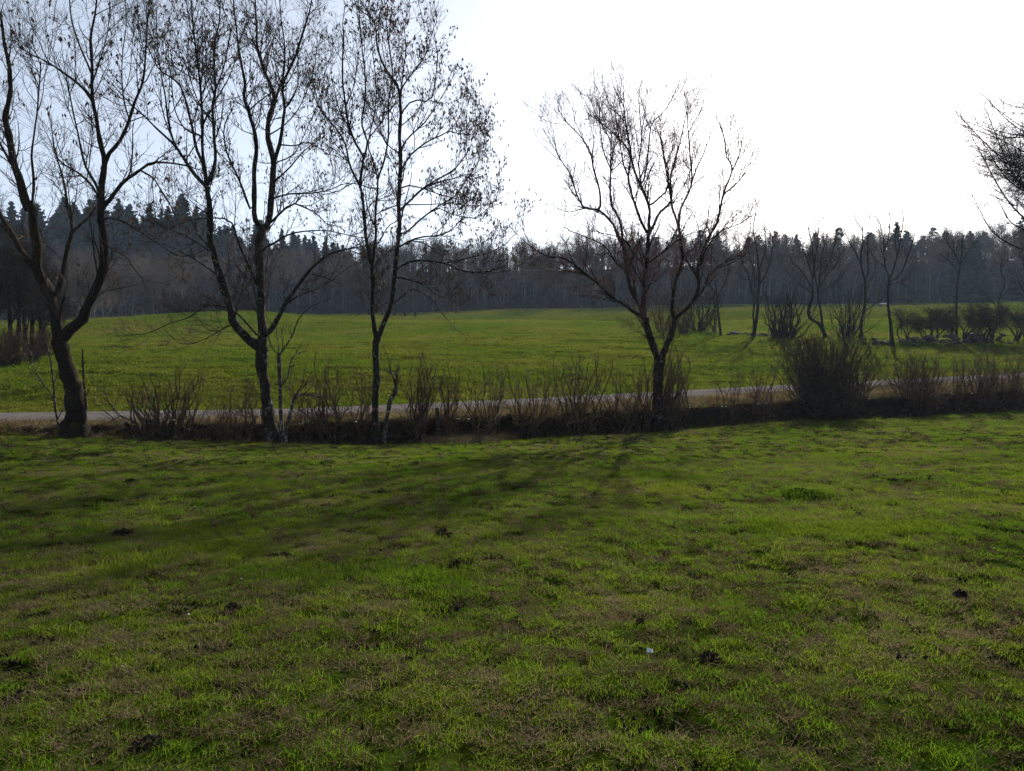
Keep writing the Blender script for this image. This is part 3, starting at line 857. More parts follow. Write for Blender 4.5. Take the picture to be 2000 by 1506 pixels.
place_shrub('great dense rounded bush of many dark stems with reddish flat-cut top', 1622, 652, 1540, 1708, 230, 36, nt=9, r0=0.018, foot=0.34, tip=STEM, lt=(0.2, 0.55), name='dense_bush')
place_shrub('dense brown thicket of upright stems just past the great bush', 1798, 688, 1738, 1856, 80, 37, nt=9, r0=0.015, foot=0.4)
place_shrub('narrow stem bundle between two brown thickets past the great bush', 1878, 696, 1864, 1896, 14, 38, nt=9, r0=0.017)
place_shrub('brown thicket with a forked base, second thicket past the great bush', 1926, 692, 1898, 1954, 44, 39, nt=9, r0=0.015, foot=0.4)
place_shrub('last brown thicket of the hedge, furthest from the ash trees', 1982, 690, 1956, 2016, 40, 40, nt=9, r0=0.015, foot=0.4)
place_shrub('next thicket beyond the last brown one', 2070, 685, 2030, 2110, 36, 41, nt=9, r0=0.015, foot=0.4)
place_shrub('low twiggy tangle at the foot of the crooked stump', 592, 760, 560, 620, 16, 42, nt=9, r0=0.008)

# short post
p = on_bank(853, 0.12)
c, _ = resample(np.array([[0.06, 0, -0.3], [0.03, 0, 0.4], [-0.01, 0.01, PX(851, 797, p[1])[2] - p[2]]]), 7)
V, Q = tubes(c[None], np.array([[0.07, 0.068, 0.066, 0.064, 0.062, 0.06, 0.055]]), 7)
V = np.vstack([V, c[-1:] + [0, 0, 0.02]])
post = link('wooden_post', mesh_from('wooden_post', V, Q, [[42 + s, 42 + (s + 1) % 7, 49] for s in range(7)]), WOOD_OLD, loc=p)
tag(post, 'short dark wooden post standing among cut stems on the bank', 'post')

# ---- the row of trees across the far meadow and the thorn thicket
def mid_tree(label, u, vb, vt, half, seed, name='row_tree', depth=None, **kw):
    p = G(u, vb, 30) if depth is None else GX(u, depth)
    H = (PX(u, vt, p[1])[2] - p[2]); w = half / F * p[1]
    kw.setdefault('group', 'trees across the far meadow')
    return auto_tree(name, label, 'tree', p, R_(seed), H, w, **kw)

def row_tree(label, u, vb, text, seed, **kw):
    kw = {**dict(d1=2.6, l1=(0.7, 1.7), l2=(0.4, 0.95), l3=(0.2, 0.5), n2=4.2, n3=2.0, bark=MIDBARK, twig=MIDTWIG, wid=0.62, thick=1.15, up1=0.12, extra=0.5,
                 group='trees across the far meadow', spread=0.6), **kw}
    return build_traced('row_tree', label, 'tree', float(G(u, vb, 30)[1]), text, R_(seed), **kw)
kmid = dict(thick=1.7, n3=2.0, n2=5)
row_tree('slim single-trunk tree by the rubble, first of the row after the low round bushes', 1408, 656, '''
9 7 6 5 3 : 1408,658 1404,620 1401,596 1400,570 1396,545
4 3 2 : 1400,578 1388,560 1378,545 1372,530
4 3 2 : 1401,582 1412,560 1420,540 1425,522
3 2 : 1397,550 1398,530 1401,508
4 3 2 : 1402,610 1390,604 1376,600
''', 51)
row_tree('twin-stemmed tall tree beside the rubble heap, before the fan-stemmed hazel', 1470, 657, '''
12 10 8 7 6 4 3 : 1471,660 1479,612 1480,579 1483,546 1481,513 1475,473 1471,446 1476,416
6 5 4 3 2 : 1473,645 1471,615 1471,586 1463,546 1453,520 1446,496 1443,470
5 4 3 2 : 1481,560 1496,536 1503,513 1510,480 1513,450
4 3 2 : 1471,590 1474,540 1466,506 1456,473
4 3 2 : 1482,530 1492,500 1495,470 1492,440
3 2 : 1463,546 1450,545 1438,530
''', 52)
row_tree('wide-crowned dark tree with a bent double trunk behind the great dense bush', 1605, 660, '''
12 11 9 9 9 8 : 1614,662 1602,636 1583,622 1579,606 1586,586 1588,566
8 7 7 6 : 1606,640 1603,606 1597,579 1599,559
5 4 3 2 : 1588,568 1576,546 1563,526 1549,513 1539,496
5 4 3 2 : 1588,566 1586,539 1579,513 1569,490 1562,470
5 4 3 2 : 1599,560 1602,530 1606,496 1612,473 1616,450
5 4 3 2 : 1599,562 1616,536 1629,523 1639,503 1646,488
4 3 2 : 1587,550 1592,506 1596,473 1599,446
4 3 2 : 1597,572 1589,520 1586,480 1579,446
4 3 2 : 1600,545 1619,513 1629,480 1633,460
4 3 2 : 1588,575 1570,560 1550,545 1536,530
4 3 2 : 1598,575 1618,560 1640,545 1650,530
''', 53, d1=3.4)
row_tree('thin open-topped tree standing over the great dense bush', 1682, 662, '''
10 9 8 7 6 5 4 3 : 1682,664 1682,632 1689,596 1690,566 1689,546 1682,520 1682,496 1685,473 1685,440
4 3 2 : 1690,550 1695,530 1694,500 1696,463 1699,418
4 3 2 : 1682,515 1669,490 1656,466 1646,440
4 3 2 : 1686,610 1709,592 1722,579
3 2 : 1685,450 1672,430 1668,415
3 2 : 1690,556 1706,536 1712,510
''', 54, n2=3.6)
row_tree('tall thin tree with an open vase crown above the stone rubble', 1744, 676, '''
14 10 8 7 7 : 1743,680 1739,632 1735,599 1735,566 1737,543
5 4 3 3 2 : 1737,545 1729,520 1727,490 1725,463 1719,440 1712,424
5 4 3 3 2 : 1737,545 1745,526 1752,500 1759,470 1762,446 1765,423
5 4 3 2 : 1740,548 1759,533 1769,513 1778,486 1785,463 1789,443
3 3 2 : 1727,490 1735,463 1739,430 1736,414
3 2 : 1752,500 1748,470 1752,435
3 2 : 1738,556 1762,553 1782,573
3 2 : 1736,590 1765,583 1784,594
3 2 : 1729,522 1709,506 1700,488
''', 55, n2=3.6)
row_tree('bare tree rising out of the thorn tangle', 1866, 668, '''
9 7 6 5 5 : 1868,674 1868,612 1868,579 1871,546 1875,519
4 3 2 : 1875,520 1865,496 1855,480 1845,466
4 3 2 : 1875,518 1888,496 1898,480 1908,470
3 2 : 1872,532 1858,513 1836,496
3 2 : 1875,520 1878,490 1882,460
''', 56, thick=1.3)
row_tree('slim leaning tree at the end of the thorn tangle', 1940, 668, '''
8 7 6 5 4 3 : 1931,672 1944,639 1948,606 1954,579 1961,559 1961,540
3 2 : 1957,576 1974,566 1994,562
3 2 : 1961,545 1954,526 1957,506
3 2 : 1948,606 1940,590 1930,580
''', 57, thick=1.5)
mid_tree('bare tree past the thorn tangle, under the great overhanging crown', 2035, 668, 455, 60, 58, n_main=9, fork=0.3, r_trunk=0.18, **kmid)

def mid_bush(label, u, vb, vt, half, n, seed, mat, tip, r0=0.03, nt=9, foot=0.2, lt=(0.3, 0.9), name='row_bush', **kw):
    p = G(u, vb, 30); H = PX(u, vt, p[1])[2] - p[2]
    return shrub(name, label, p, R_(seed), n, H, half / F * p[1], r0=r0, nt=nt, mat=mat, tip=tip, group='bushes across the far meadow', lt=lt, foot=foot, cat='bush', **kw)
mid_bush('fan-stemmed hazel bush of many straight stems across the meadow', 1530, 661, 555, 46, 46, 61, MIDBARK, MIDTWIG, 0.045, 8, 0.42)
mid_bush('straw-yellow twiggy bush on the far meadow seen through the V-forked tree', 1295, 652, 560, 30, 26, 62, MIDTWIG, STEM_STRAW, 0.02, 12)
mid_bush('pinkish round bush on the far meadow next to the straw-yellow one', 1338, 653, 548, 34, 30, 63, MIDTWIG, TWIG_RED, 0.025, 14)
mid_bush('low round-headed bush with several short trunks by a small stone heap', 1365, 651, 560, 38, 26, 64, MIDBARK, MIDTWIG, 0.04, 12, 0.14)
mid_bush('two thin slanting stems next to the slim single-trunk tree', 1398, 653, 580, 22, 7, 65, MIDBARK, MIDTWIG, 0.03, 10)
mid_bush('bush of slanting stems between the bent tree and the open-topped tree', 1655, 660, 560, 45, 36, 66, MIDBARK, MIDTWIG, 0.03, 10, 0.3)
def thorn(label, u, vb, vt, half, seed, legs=6, n1=150):
    """crooked bare legs under a dense flat head"""
    rng = R_(seed); p = G(u, vb, 30); H = PX(u, vt, p[1])[2] - p[2]; w = half / F * p[1]
    root = thing('thorn_bush', label, 'bush', p, 0, 'bushes across the far meadow')
    Ps, Rs = [], []
    for i in range(legs):
        a = i / legs * 6.28 + rng.uniform(-0.5, 0.5); q = rng.uniform(0.3, 0.95); bx = rng.uniform(-0.35, 0.35) * w
        e = np.array([bx + math.cos(a) * q * w, math.sin(a) * q * w * 0.8, H * rng.uniform(0.6, 0.95)])
        pts = np.array([[bx, rng.normal() * 0.15, -0.1], [bx + (e[0] - bx) * 0.3 + rng.normal() * 0.15, e[1] * 0.3 + rng.normal() * 0.15, H * 0.28],
                        [bx + (e[0] - bx) * 0.75 + rng.normal() * 0.15, e[1] * 0.7, H * 0.5], e])
        c, _ = resample(pts, 24); r = rng.uniform(0.05, 0.085) * np.linspace(1, 0.25, 24)
        link('stem', mesh_from('stem', *tubes(c[None], r[None], 6), smooth_shade=True), MIDBARK, root)
        Ps.append(c); Rs.append(r)
    mb = MB(); P0 = np.stack(Ps); R0 = np.stack(Rs)
    P1, R1 = spawn(rng, P0, R0, n1, 0.45, 1, (0.4, 1.1), (30, 85), 0.02, 5, 0.3, 0.6, 0.022, 0.008); mb.add(*tubes(P1, R1, 4))
    P2, R2 = spawn(rng, P1, R1, n1 * 5, 0.2, 1, (0.25, 0.6), (30, 80), 0.02, 4, 0.3, 0.8, 0.014, 0.007); mb.add(*tubes(P2, R2, 3))
    P3, R3 = spawn(rng, P2, R2, n1 * 9, 0.2, 1, (0.1, 0.3), (30, 80), 0.02, 3, 0.2, 0.9, 0.010, 0.006); mb.add(*tubes(P3, R3, 3))
    link('crown', mb.mesh('crown'), THORN, root)
thorn('small thorn bush arching beside the tall vase-crowned tree', 1770, 668, 600, 32, 67, 4, 90)
thorn('dark flat-headed thorn bush on bare arching legs', 1818, 668, 604, 42, 68, 6, 170)
thorn('dark thorn tangle around the bare tree, with many crooked legs', 1876, 670, 590, 48, 69, 9, 230)
thorn('dark thorn tangle beside the slim leaning tree', 1926, 670, 594, 44, 70, 8, 200)
thorn('low thorn bush with long branches trailing towards the end of the row', 1990, 668, 586, 44, 71, 7, 190)

# rubble of a broken field wall under that row: every stone a part
def stone_mesh(rng):
    import bmesh
    bm = bmesh.new(); bmesh.ops.create_icosphere(bm, subdivisions=1, radius=1)
    for v in bm.verts:
        v.co *= rng.uniform(0.75, 1.2)
        v.co.z *= 0.7
    me = bpy.data.meshes.new('stone'); bm.to_mesh(me); bm.free(); me.materials.append(STONE); return me
srng = R_(80); STONES = [stone_mesh(srng) for _ in range(6)]
def rubble(label, u0, u1, v0, v1, n, hmax, seed):
    rng = R_(seed); a = G(u0, v0, 30); b = G(u1, v1, 30); o = (a + b) / 2
    root = thing('rubble_wall', label, 'stone wall', o, 0, 'tumbled stone rubble across the meadow')
    for i in range(n):
        t = rng.random(); x = a[0] + (b[0] - a[0]) * t + rng.normal() * 0.1; y = a[1] + (b[1] - a[1]) * t + rng.normal() * 0.35
        hp = hmax * (0.35 + 0.65 * float(vnoise(x * 0.6, 3.3, seed)))
        s = rng.uniform(0.12, 0.27); z = T(x, y) + rng.random() ** 1.5 * hp
        st = link('stone', STONES[rng.integers(6)], None, root)
        st.location = (x - o[0], y - o[1], z - o[2]); st.scale = (s * rng.uniform(0.9, 1.6), s, s * 0.8); st.rotation_euler = tuple(rng.uniform(-0.4, 0.4, 2)) + (rng.uniform(0, 6.28),)
rubble('low heap of grey stones at the foot of the twin-topped tree', 1420, 1500, 655, 658, 34, 0.3, 81)
rubble('small pale stone heap at the foot of the low round-headed bush', 1350, 1398, 650, 653, 16, 0.2, 82)
rubble('long tumbled stone wall under the tall vase-crowned tree', 1700, 1780, 672, 674, 40, 0.45, 83)
rubble('long tumbled stone wall under the thorn tangle', 1785, 1960, 672, 668, 110, 0.85, 84)

# small white trough on the far meadow
p = G(1727, 599, 60)
tr = thing('water_trough', 'small white trough far out on the meadow beside the tall thin tree', 'trough', p)
def boxm(w, d, h, z0):
    V = np.array([[sx * w / 2, sy * d / 2, z0 + k * h] for k in (0, 1) for sx, sy in ((-1, -1), (1, -1), (1, 1), (-1, 1))])
    Q = [[3, 2, 1, 0], [4, 5, 6, 7], [0, 1, 5, 4], [1, 2, 6, 5], [2, 3, 7, 6], [3, 0, 4, 7]]
    return mesh_from('box', V, Q)
link('basin', boxm(1.3, 0.5, 0.16, 0.42), WHITE, tr)
for sx in (-0.55, 0.55):
    link('leg', boxm(0.12, 0.5, 0.5, -0.08), WOOD_OLD, tr, loc=(sx, 0, 0))

# ---- thicket at the left edge of the meadow
for i, (u, vb, vt, half) in enumerate([(-60, 715, 300, 70), (-25, 712, 380, 60), (5, 708, 400, 45), (30, 705, 450, 40), (52, 700, 480, 36), (72, 694, 520, 30), (92, 690, 560, 28), (-5, 690, 420, 50), (112, 686, 570, 26), (22, 700, 440, 48), (62, 692, 475, 42), (84, 688, 505, 36)]):
    mid_tree(['tall bare tree in the thicket at the meadow edge', 'slim bare tree in the thicket at the meadow edge'][i > 2], u, vb, vt, half, 90 + i, name='thicket_tree', n_main=9, fork=0.22, r_trunk=0.12,
             group='trees of the thicket at the meadow edge' if i <= 2 else 'slim trees of the thicket at the meadow edge', d1=4.2, thick=1.6, n3=2.0, n2=6)
for i, (u, vb, vt, half) in enumerate([(-20, 718, 640, 50), (20, 714, 640, 45), (50, 706, 640, 40), (78, 697, 640, 30)]):
    mid_bush('low brown undergrowth bush at the foot of the meadow-edge thicket', u, vb, vt, half, 34, 100 + i, MIDTWIG, STEM_TIP, 0.02, 9, 0.6, name='thicket_bush')
# small copse and hedge mounds out on the meadow in front of the forest
kf = dict(thick=3.0, n3=0, n2=5, d1=2.2, l1=(0.9, 1.9), l2=(0.5, 1.1))
for i, (u, vt) in enumerate([(700, 520), (722, 505), (748, 500), (770, 520), (792, 540), (812, 560)]):
    mid_tree('dark bare tree of the small copse standing out from the forest', u, 625, vt, 26, 110 + i, name='copse_tree', depth=128 + (i % 3) * 3, n_main=9, fork=0.12, r_trunk=0.2, group='small copse before the forest', **kf)
for i, u in enumerate([345, 375, 405, 435, 462, 490]):
    dd = np.arange(55, 125, 0.5); rx_ = (u - 1000) / F; p = GX(u, float(dd[np.argmax((terrain(rx_ * dd, dd) - EYE) / dd)]) + 1.0 + (i % 2)); rng = R_(120 + i)
    shrub('meadow_hedge', 'rounded brown hedge mound on the far meadow before the dark hill', p, rng, 90, 1.7 + 0.5 * rng.random(), 1.7, r0=0.02, nt=10, mat=MIDTWIG, tip=MIDTWIG, group='hedge mounds on the far meadow', lt=(0.3, 0.9), nt2=0, foot=0.7, cat='hedge')

# ---- great crown reaching in from the side: spreading tree on the hedge line
pE = on_bank(2112, 0.4)
auto_tree('spreading_tree', 'dense spreading tree whose twiggy crown overhangs the end of the meadow row', 'tree', pE, R_(130), 13.6, 4.7, fork=0.42, n_main=70, r_trunk=0.15, d1=4.4, l1=(0.6, 1.4), n2=5.5, n3=2.0,
          up=0.03, bark=BARK, twig=TWIG, cz=10.4, rz=3.7, low=0.9, thick=0.95)

# ------------------------------------------------------------------ the forest
def proto_broad(name, seed, H, rxy, twig, label, group, fork=0.35, rt=0.17, nm=12):
    rng = R_(seed)
    tr, rtt, P0, R0 = auto_skeleton(rng, H, rxy, fork, nm, rt, 0.02, low=0.5)
    root = thing(name, label, 'tree', (0, 0, 0), 0, group)
    mb = MB(); mb.add(*tubes(tr[None, ::3], rtt[None, ::3], 5)); mb.add(*tubes(P0[:, ::5], R0[:, ::5] + 0.012, 3))
    link('trunk', mb.mesh('trunk', True), WOODBARK, root)
    m2 = MB()
    P1, R1 = spawn(rng, np.concatenate([P0, tr[None]]), np.concatenate([R0, rtt[None]]), 210, 0.35, 1, (1.3, 2.8), (20, 65), 0.2, 4, 0.14, 0.7, 0.05, 0.02)
    m2.add(*tubes(P1, R1, 3))
    P2, R2 = spawn(rng, P1, R1, 1000, 0.2, 1, (0.7, 1.6), (20, 60), 0.2, 3, 0.12, 0.9, 0.036, 0.02)
    m2.add(*tubes(P2, R2, 3))
    link('crown', m2.mesh('crown'), twig, root)
    return root

def proto_spruce(name, seed, H, label, group, pine=False):
    rng = R_(seed)
    root = thing(name, label, 'tree', (0, 0, 0), 0, group)
    tt = np.linspace(0, 1, 7)
    tr = np.stack([0 * tt, 0 * tt, -0.3 + (H + 0.3) * tt], -1)
    link('trunk', mesh_from('trunk', *tubes(tr[None], (0.22 * (1 - tt) + 0.03)[None], 6)), WOODBARK, root)
    V = []; Tr = []; n = 0
    if not pine:
        z = 0.08 * H
        while z < H * 0.985:
            f = 1 - z / H
            for k in range(int(4 + 4 * f)):
                a = rng.uniform(0, 6.28); L = (0.5 + 0.27 * H * f ** 0.75) * rng.uniform(0.7, 1.15)
                d = np.array([math.cos(a), math.sin(a), 0]); s = np.array([-d[1], d[0], 0])
                m = 4
                for j in range(m):                       # drooping fringe of sprays along the bough
                    q0 = j / m; q1 = (j + 1.15) / m
                    w = 0.42 * L * (1 - q0) * rng.uniform(0.7, 1.2) + 0.16
                    zz = lambda q: z - 0.28 * L * q + 0.16 * L * q * q
                    p0 = d * L * q0; p1 = d * L * min(q1, 1)
                    V += [p0 + [0, 0, zz(q0)], p1 + s * w * 0.6 + [0, 0, zz(q1) - 0.18 * w], p1 - s * w * 0.6 + [0, 0, zz(q1) - 0.18 * w], p1 * 0.6 + p0 * 0.4 + [0, 0, zz(q0) - 1.3 * w - 0.25]]
                    Tr += [[n, n + 1, n + 2], [n, n + 3, n + 1], [n, n + 2, n + 3]]; n += 4
            z += 0.016 * H + 0.06
    else:
        for k in range(260):
            h = rng.uniform(0.5, 1.0) * H; f = (1 - h / H) * 2
            a = rng.uniform(0, 6.28); r = math.sqrt(rng.random()) * H * 0.17 * (0.35 + f * (1.4 - 0.75 * f))
            c = np.array([math.cos(a) * r, math.sin(a) * r, h + 0.3 * math.sin(a * 3 + h)])
            for j in range(4):
                q = rng.normal(size=(3, 3)) * np.array([0.42, 0.42, 0.24])
                V += list(c + q); Tr += [[n, n + 1, n + 2]]; n += 3
    link('crown', mesh_from('crown', np.array(V), None, Tr), NEEDLE_PINE if pine else NEEDLE, root)
    return root

LB = 'bare grey-brown tree in the forest along the far meadow'; GB = 'bare trees of the forest edge'
LS = 'dark spruce on the wooded hill behind the meadow'; GS = 'spruces of the wooded hill'
LP = 'dark pine standing over the bare forest trees'; GP = 'pines in the forest'
LW = 'pale brown bushy tree at the foot of the dark wooded hill'; GW = 'pale brown trees at the foot of the hill'
LBS = [LB, LB, 'rusty-twigged bare tree in the forest along the far meadow', 'pale brown bare tree in the forest along the far meadow', 'cold grey bare tree in the forest along the far meadow', LB]
PB = [proto_broad('forest_tree', 140 + i, 17, 2.9 + 0.4 * (i % 3), (WOODTWIG, WOODTWIG, WOODTWIG_RUST, WOODTWIG_BROWN, WOODTWIG_GREY, WOODTWIG)[i], LBS[i], GB, 0.38 if i % 2 else 0.5, (0.17, 0.13, 0.2, 0.15, 0.18, 0.22)[i]) for i in range(6)]
PW = [proto_broad('copse_edge_tree', 150 + i, 12, 3.6, WOODTWIG_BROWN, LW, GW, 0.15, 0.13, 14) for i in range(2)]
PS = [proto_spruce('spruce', 160 + i, 19 + i, LS, GS) for i in range(3)]
PP = [proto_spruce('pine', 170 + i, 18 + i, LP, GP, True) for i in range(3)]
frng = R_(200)
used = {}
def plant(protos, u, depth, sc, label=None, group=None):
    x = (u - 1000) / F * depth; i = int(frng.integers(len(protos))); pr = protos[i]
    loc = (x, depth, T(x, depth) - 0.1); rz = frng.uniform(0, 6.28); s = (sc * frng.uniform(0.8, 1.25), sc * frng.uniform(0.78, 1.14))
    if pr.name not in used:
        used[pr.name] = 1; pr.location = loc; pr.rotation_euler = (0, 0, rz); pr.scale = (s[0], s[0], s[1])
        c = pr
    else: c = copy_tree(pr, loc, rz, s)
    if label: c['label'] = label; c['group'] = group
for row, (dep, n) in enumerate([(175, 80), (181, 76), (190, 72), (202, 68)]):
    for k in range(n):
        u = -170 + 2340 * (k + frng.uniform(0.1, 0.9)) / n
        plant(PB, u, dep + frng.uniform(-2.5, 2.5), (0.92, 0.88, 0.82, 0.76)[row] * (1.0 if u > 700 else 0.86))
for k in range(16):
    u = 80 + 280 * (k + frng.random()) / 16
    plant(PW, u, frng.uniform(118, 134) if u < 225 else frng.uniform(150, 168), 0.95)
for k in range(150):
    u = -170 + 860 * frng.random(); dep = frng.uniform(198, 262)
    plant(PS, u, dep, frng.uniform(0.5, 0.9) * (1.0 if u < 420 else 0.68))
for k in range(46):
    u = 1040 + 1130 * frng.random() ** 0.8; plant(PP, u, frng.uniform(196, 236), frng.uniform(0.44, 0.62))
for k in range(10):
    u = 1230 + 930 * frng.random(); plant(PS, u, frng.uniform(205, 235), 0.55, 'small dark spruce among the pines behind the bare forest trees', 'small spruces among the pines')
for u in (1868, 1895, 2010): plant(PS, u, 165, 0.62, 'broad dark spruce standing out at the forest foot behind the thorn tangle', 'broad spruces at the forest foot')

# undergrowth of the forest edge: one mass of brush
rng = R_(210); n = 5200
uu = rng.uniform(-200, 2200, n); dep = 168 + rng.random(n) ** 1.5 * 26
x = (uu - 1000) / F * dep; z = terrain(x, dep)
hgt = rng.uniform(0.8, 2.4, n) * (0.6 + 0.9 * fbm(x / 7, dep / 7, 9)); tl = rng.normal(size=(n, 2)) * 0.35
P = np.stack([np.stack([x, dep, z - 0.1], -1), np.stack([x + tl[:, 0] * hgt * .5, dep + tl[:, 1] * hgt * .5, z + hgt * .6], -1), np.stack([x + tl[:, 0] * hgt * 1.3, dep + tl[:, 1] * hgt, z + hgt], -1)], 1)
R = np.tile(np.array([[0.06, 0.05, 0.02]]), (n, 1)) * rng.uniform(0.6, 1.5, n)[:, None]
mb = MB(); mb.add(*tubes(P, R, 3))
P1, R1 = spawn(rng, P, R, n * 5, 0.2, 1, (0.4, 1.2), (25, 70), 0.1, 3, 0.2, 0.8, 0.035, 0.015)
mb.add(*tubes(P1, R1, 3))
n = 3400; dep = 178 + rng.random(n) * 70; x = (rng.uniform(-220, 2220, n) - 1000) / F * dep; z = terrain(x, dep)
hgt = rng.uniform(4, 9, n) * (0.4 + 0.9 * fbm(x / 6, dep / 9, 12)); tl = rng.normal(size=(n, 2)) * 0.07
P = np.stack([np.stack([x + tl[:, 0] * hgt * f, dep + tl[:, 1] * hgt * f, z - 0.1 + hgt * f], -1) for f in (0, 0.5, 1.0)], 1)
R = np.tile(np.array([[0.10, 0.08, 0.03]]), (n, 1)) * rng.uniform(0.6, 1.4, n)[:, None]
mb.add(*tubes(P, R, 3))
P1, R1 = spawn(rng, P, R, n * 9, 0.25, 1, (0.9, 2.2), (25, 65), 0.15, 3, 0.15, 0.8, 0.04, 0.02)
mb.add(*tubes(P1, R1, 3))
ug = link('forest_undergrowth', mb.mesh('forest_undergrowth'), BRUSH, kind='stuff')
tag(ug, 'dark tangled undergrowth along the foot of the forest', 'undergrowth')

# ------------------------------------------------------------------ grass and small ground cover
def tuft(name, rng, n, rad_, h, w, lean, mat, segs=2):
    a = rng.uniform(0, 6.283, n); q = np.sqrt(rng.random(n)) * rad_
    bx, by = np.cos(a) * q, np.sin(a) * q
    hh = h * rng.uniform(0.45, 1.15, n); d = rng.uniform(0, 6.283, n); ln = lean * rng.uniform(0.2, 1.3, n) * hh
    ww = w * rng.uniform(0.6, 1.3, n) * 0.5; s = rng.uniform(0, 6.283, n)
    sx, sy = np.cos(s) * ww, np.sin(s) * ww
    dx, dy = np.cos(d) * ln, np.sin(d) * ln
    p = lambda k, f, o: np.stack([bx + dx * f * f + o * sx * k, by + dy * f * f + o * sy * k, -0.012 + hh * (f - 0.18 * lean * f * f)], -1)
    V = np.stack([p(1, 0, -1), p(1, 0, 1), p(0.85, 0.55, -1), p(0.85, 0.55, 1), p(0, 1, 0)], 1).reshape(-1, 3)
    b = np.arange(n)[:, None] * 5
    tr = (b[:, None, :] + np.array([[0, 1, 3], [0, 3, 2], [2, 3, 4]])[None]).reshape(-1, 3)
    me = mesh_from(name, V, None, tr); me.materials.append(mat)
    at = me.attributes.new('blade', 'FLOAT', 'POINT'); at.data.foreach_set('value', np.repeat(rng.random(n), 5).astype(np.float32))
    return bpy.data.objects.new(name, me)

def scatter(name, label, cat, protos, pos, rot, scl, idx):
    me = bpy.data.meshes.new(name); me.vertices.add(len(pos)); me.vertices.foreach_set('co', np.asarray(pos, np.float32).ravel())
    for nm, typ, dat in (('rot', 'FLOAT_VECTOR', rot), ('scl', 'FLOAT_VECTOR', scl)):
        at = me.attributes.new(nm, typ, 'POINT'); at.data.foreach_set('vector', np.asarray(dat, np.float32).ravel())
    at = me.attributes.new('idx', 'INT', 'POINT'); at.data.foreach_set('value', np.asarray(idx, np.int32))
    o = link(name, me, kind='stuff'); tag(o, label, cat)
    for m in {pr.data.materials[0] for pr in protos}: me.materials.append(m)
    ng = bpy.data.node_groups.new(name + '_nodes', 'GeometryNodeTree')
    ng.interface.new_socket('Geometry', in_out='INPUT', socket_type='NodeSocketGeometry')
    ng.interface.new_socket('Geometry', in_out='OUTPUT', socket_type='NodeSocketGeometry')
    gi = ng.nodes.new('NodeGroupInput'); go = ng.nodes.new('NodeGroupOutput')
    jn = ng.nodes.new('GeometryNodeJoinGeometry')
    for pr in protos:
        oi = ng.nodes.new('GeometryNodeObjectInfo'); oi.inputs[0].default_value = pr
        gt = ng.nodes.new('GeometryNodeGeometryToInstance')
        ng.links.new(oi.outputs['Geometry'], gt.inputs[0]); ng.links.new(gt.outputs[0], jn.inputs[0])
    ip = ng.nodes.new('GeometryNodeInstanceOnPoints')
    ng.links.new(gi.outputs[0], ip.inputs['Points']); ng.links.new(jn.outputs[0], ip.inputs['Instance'])
    ip.inputs['Pick Instance'].default_value = True
    for nm, typ, sock in (('rot', 'FLOAT_VECTOR', 'Rotation'), ('scl', 'FLOAT_VECTOR', 'Scale'), ('idx', 'INT', 'Instance Index')):
        na = ng.nodes.new('GeometryNodeInputNamedAttribute'); na.data_type = typ; na.inputs[0].default_value = nm
        ng.links.new(na.outputs[0], ip.inputs[sock])
    ng.links.new(ip.outputs[0], go.inputs[0])
    md = o.modifiers.new('scatter', 'NODES'); md.node_group = ng
    return o

def fan_points(rng, n, y0, y1, margin=1.25, side=2.0):
    """random points over the ground seen from here and some way to either side"""
    y = np.sqrt(rng.uniform(y0 * y0, y1 * y1, n)); x = rng.uniform(-1, 1, n) * (y * 0.663 * margin + side)
    return x, y

grng = R_(300)
GP_ = [tuft('grass_tuft', R_(310 + i), 70, 0.085, [0.036, 0.042, 0.055, 0.065, 0.085, 0.032][i], 0.0036, 0.85, GRASS) for i in range(6)]
GP_ += [tuft('dry_tuft', R_(320 + i), 26, 0.07, 0.055, 0.0045, 1.5, STRAW) for i in range(2)]
xs, ys, dens = [], [], []
for (y0, y1, n) in ((2.2, 5, 9000), (5, 9, 22000), (9, 15, 34000), (15, 31, 40000)):
    x, y = fan_points(grng, n, y0, y1); xs.append(x); ys.append(y)
x = np.concatenate(xs); y = np.concatenate(ys)
k = (y < FOOT_Y(x) - 0.15) & (grng.random(len(x)) < 0.35 + 1.5 * smooth(0.25, 0.45, fbm(x * 2.6, y * 2.6, 61)))
k &= (hole(x, y) > 0.30) | (grng.random(len(x)) < 0.25)
x, y = x[k], y[k]; z = field_detail(x, y)
lush = fbm(x * 0.45 + 9, y * 0.45, 71, 3); tall = smooth(0.6, 0.85, fbm(x * 0.8, y * 0.8, 72, 3))
idx = np.where(grng.random(len(x)) < 0.02, grng.integers(6, 8, len(x)), np.where(tall > grng.random(len(x)) * 1.1, grng.integers(2, 5, len(x)), grng.choice([0, 1, 5], len(x))))
s = grng.uniform(0.75, 1.25, len(x)) * (1 + 0.025 * np.clip(y - 6, 0, 20)); h = s * (0.62 + 0.42 * lush)
big = (grng.random(len(x)) < 0.045) & (y > 6); idx = np.where(big, grng.integers(2, 5, len(x)), idx); h = np.where(big, h * grng.uniform(1.1, 1.7, len(x)), h)
rot = np.stack([grng.normal(size=len(x)) * 0.15, grng.normal(size=len(x)) * 0.15, grng.uniform(0, 6.283, len(x))], -1)
scatter('field_grass', 'short green pasture grass with dry blades covering the near field', 'grass', GP_, np.stack([x, y, z], -1), rot, np.stack([s, s, h], -1), idx)

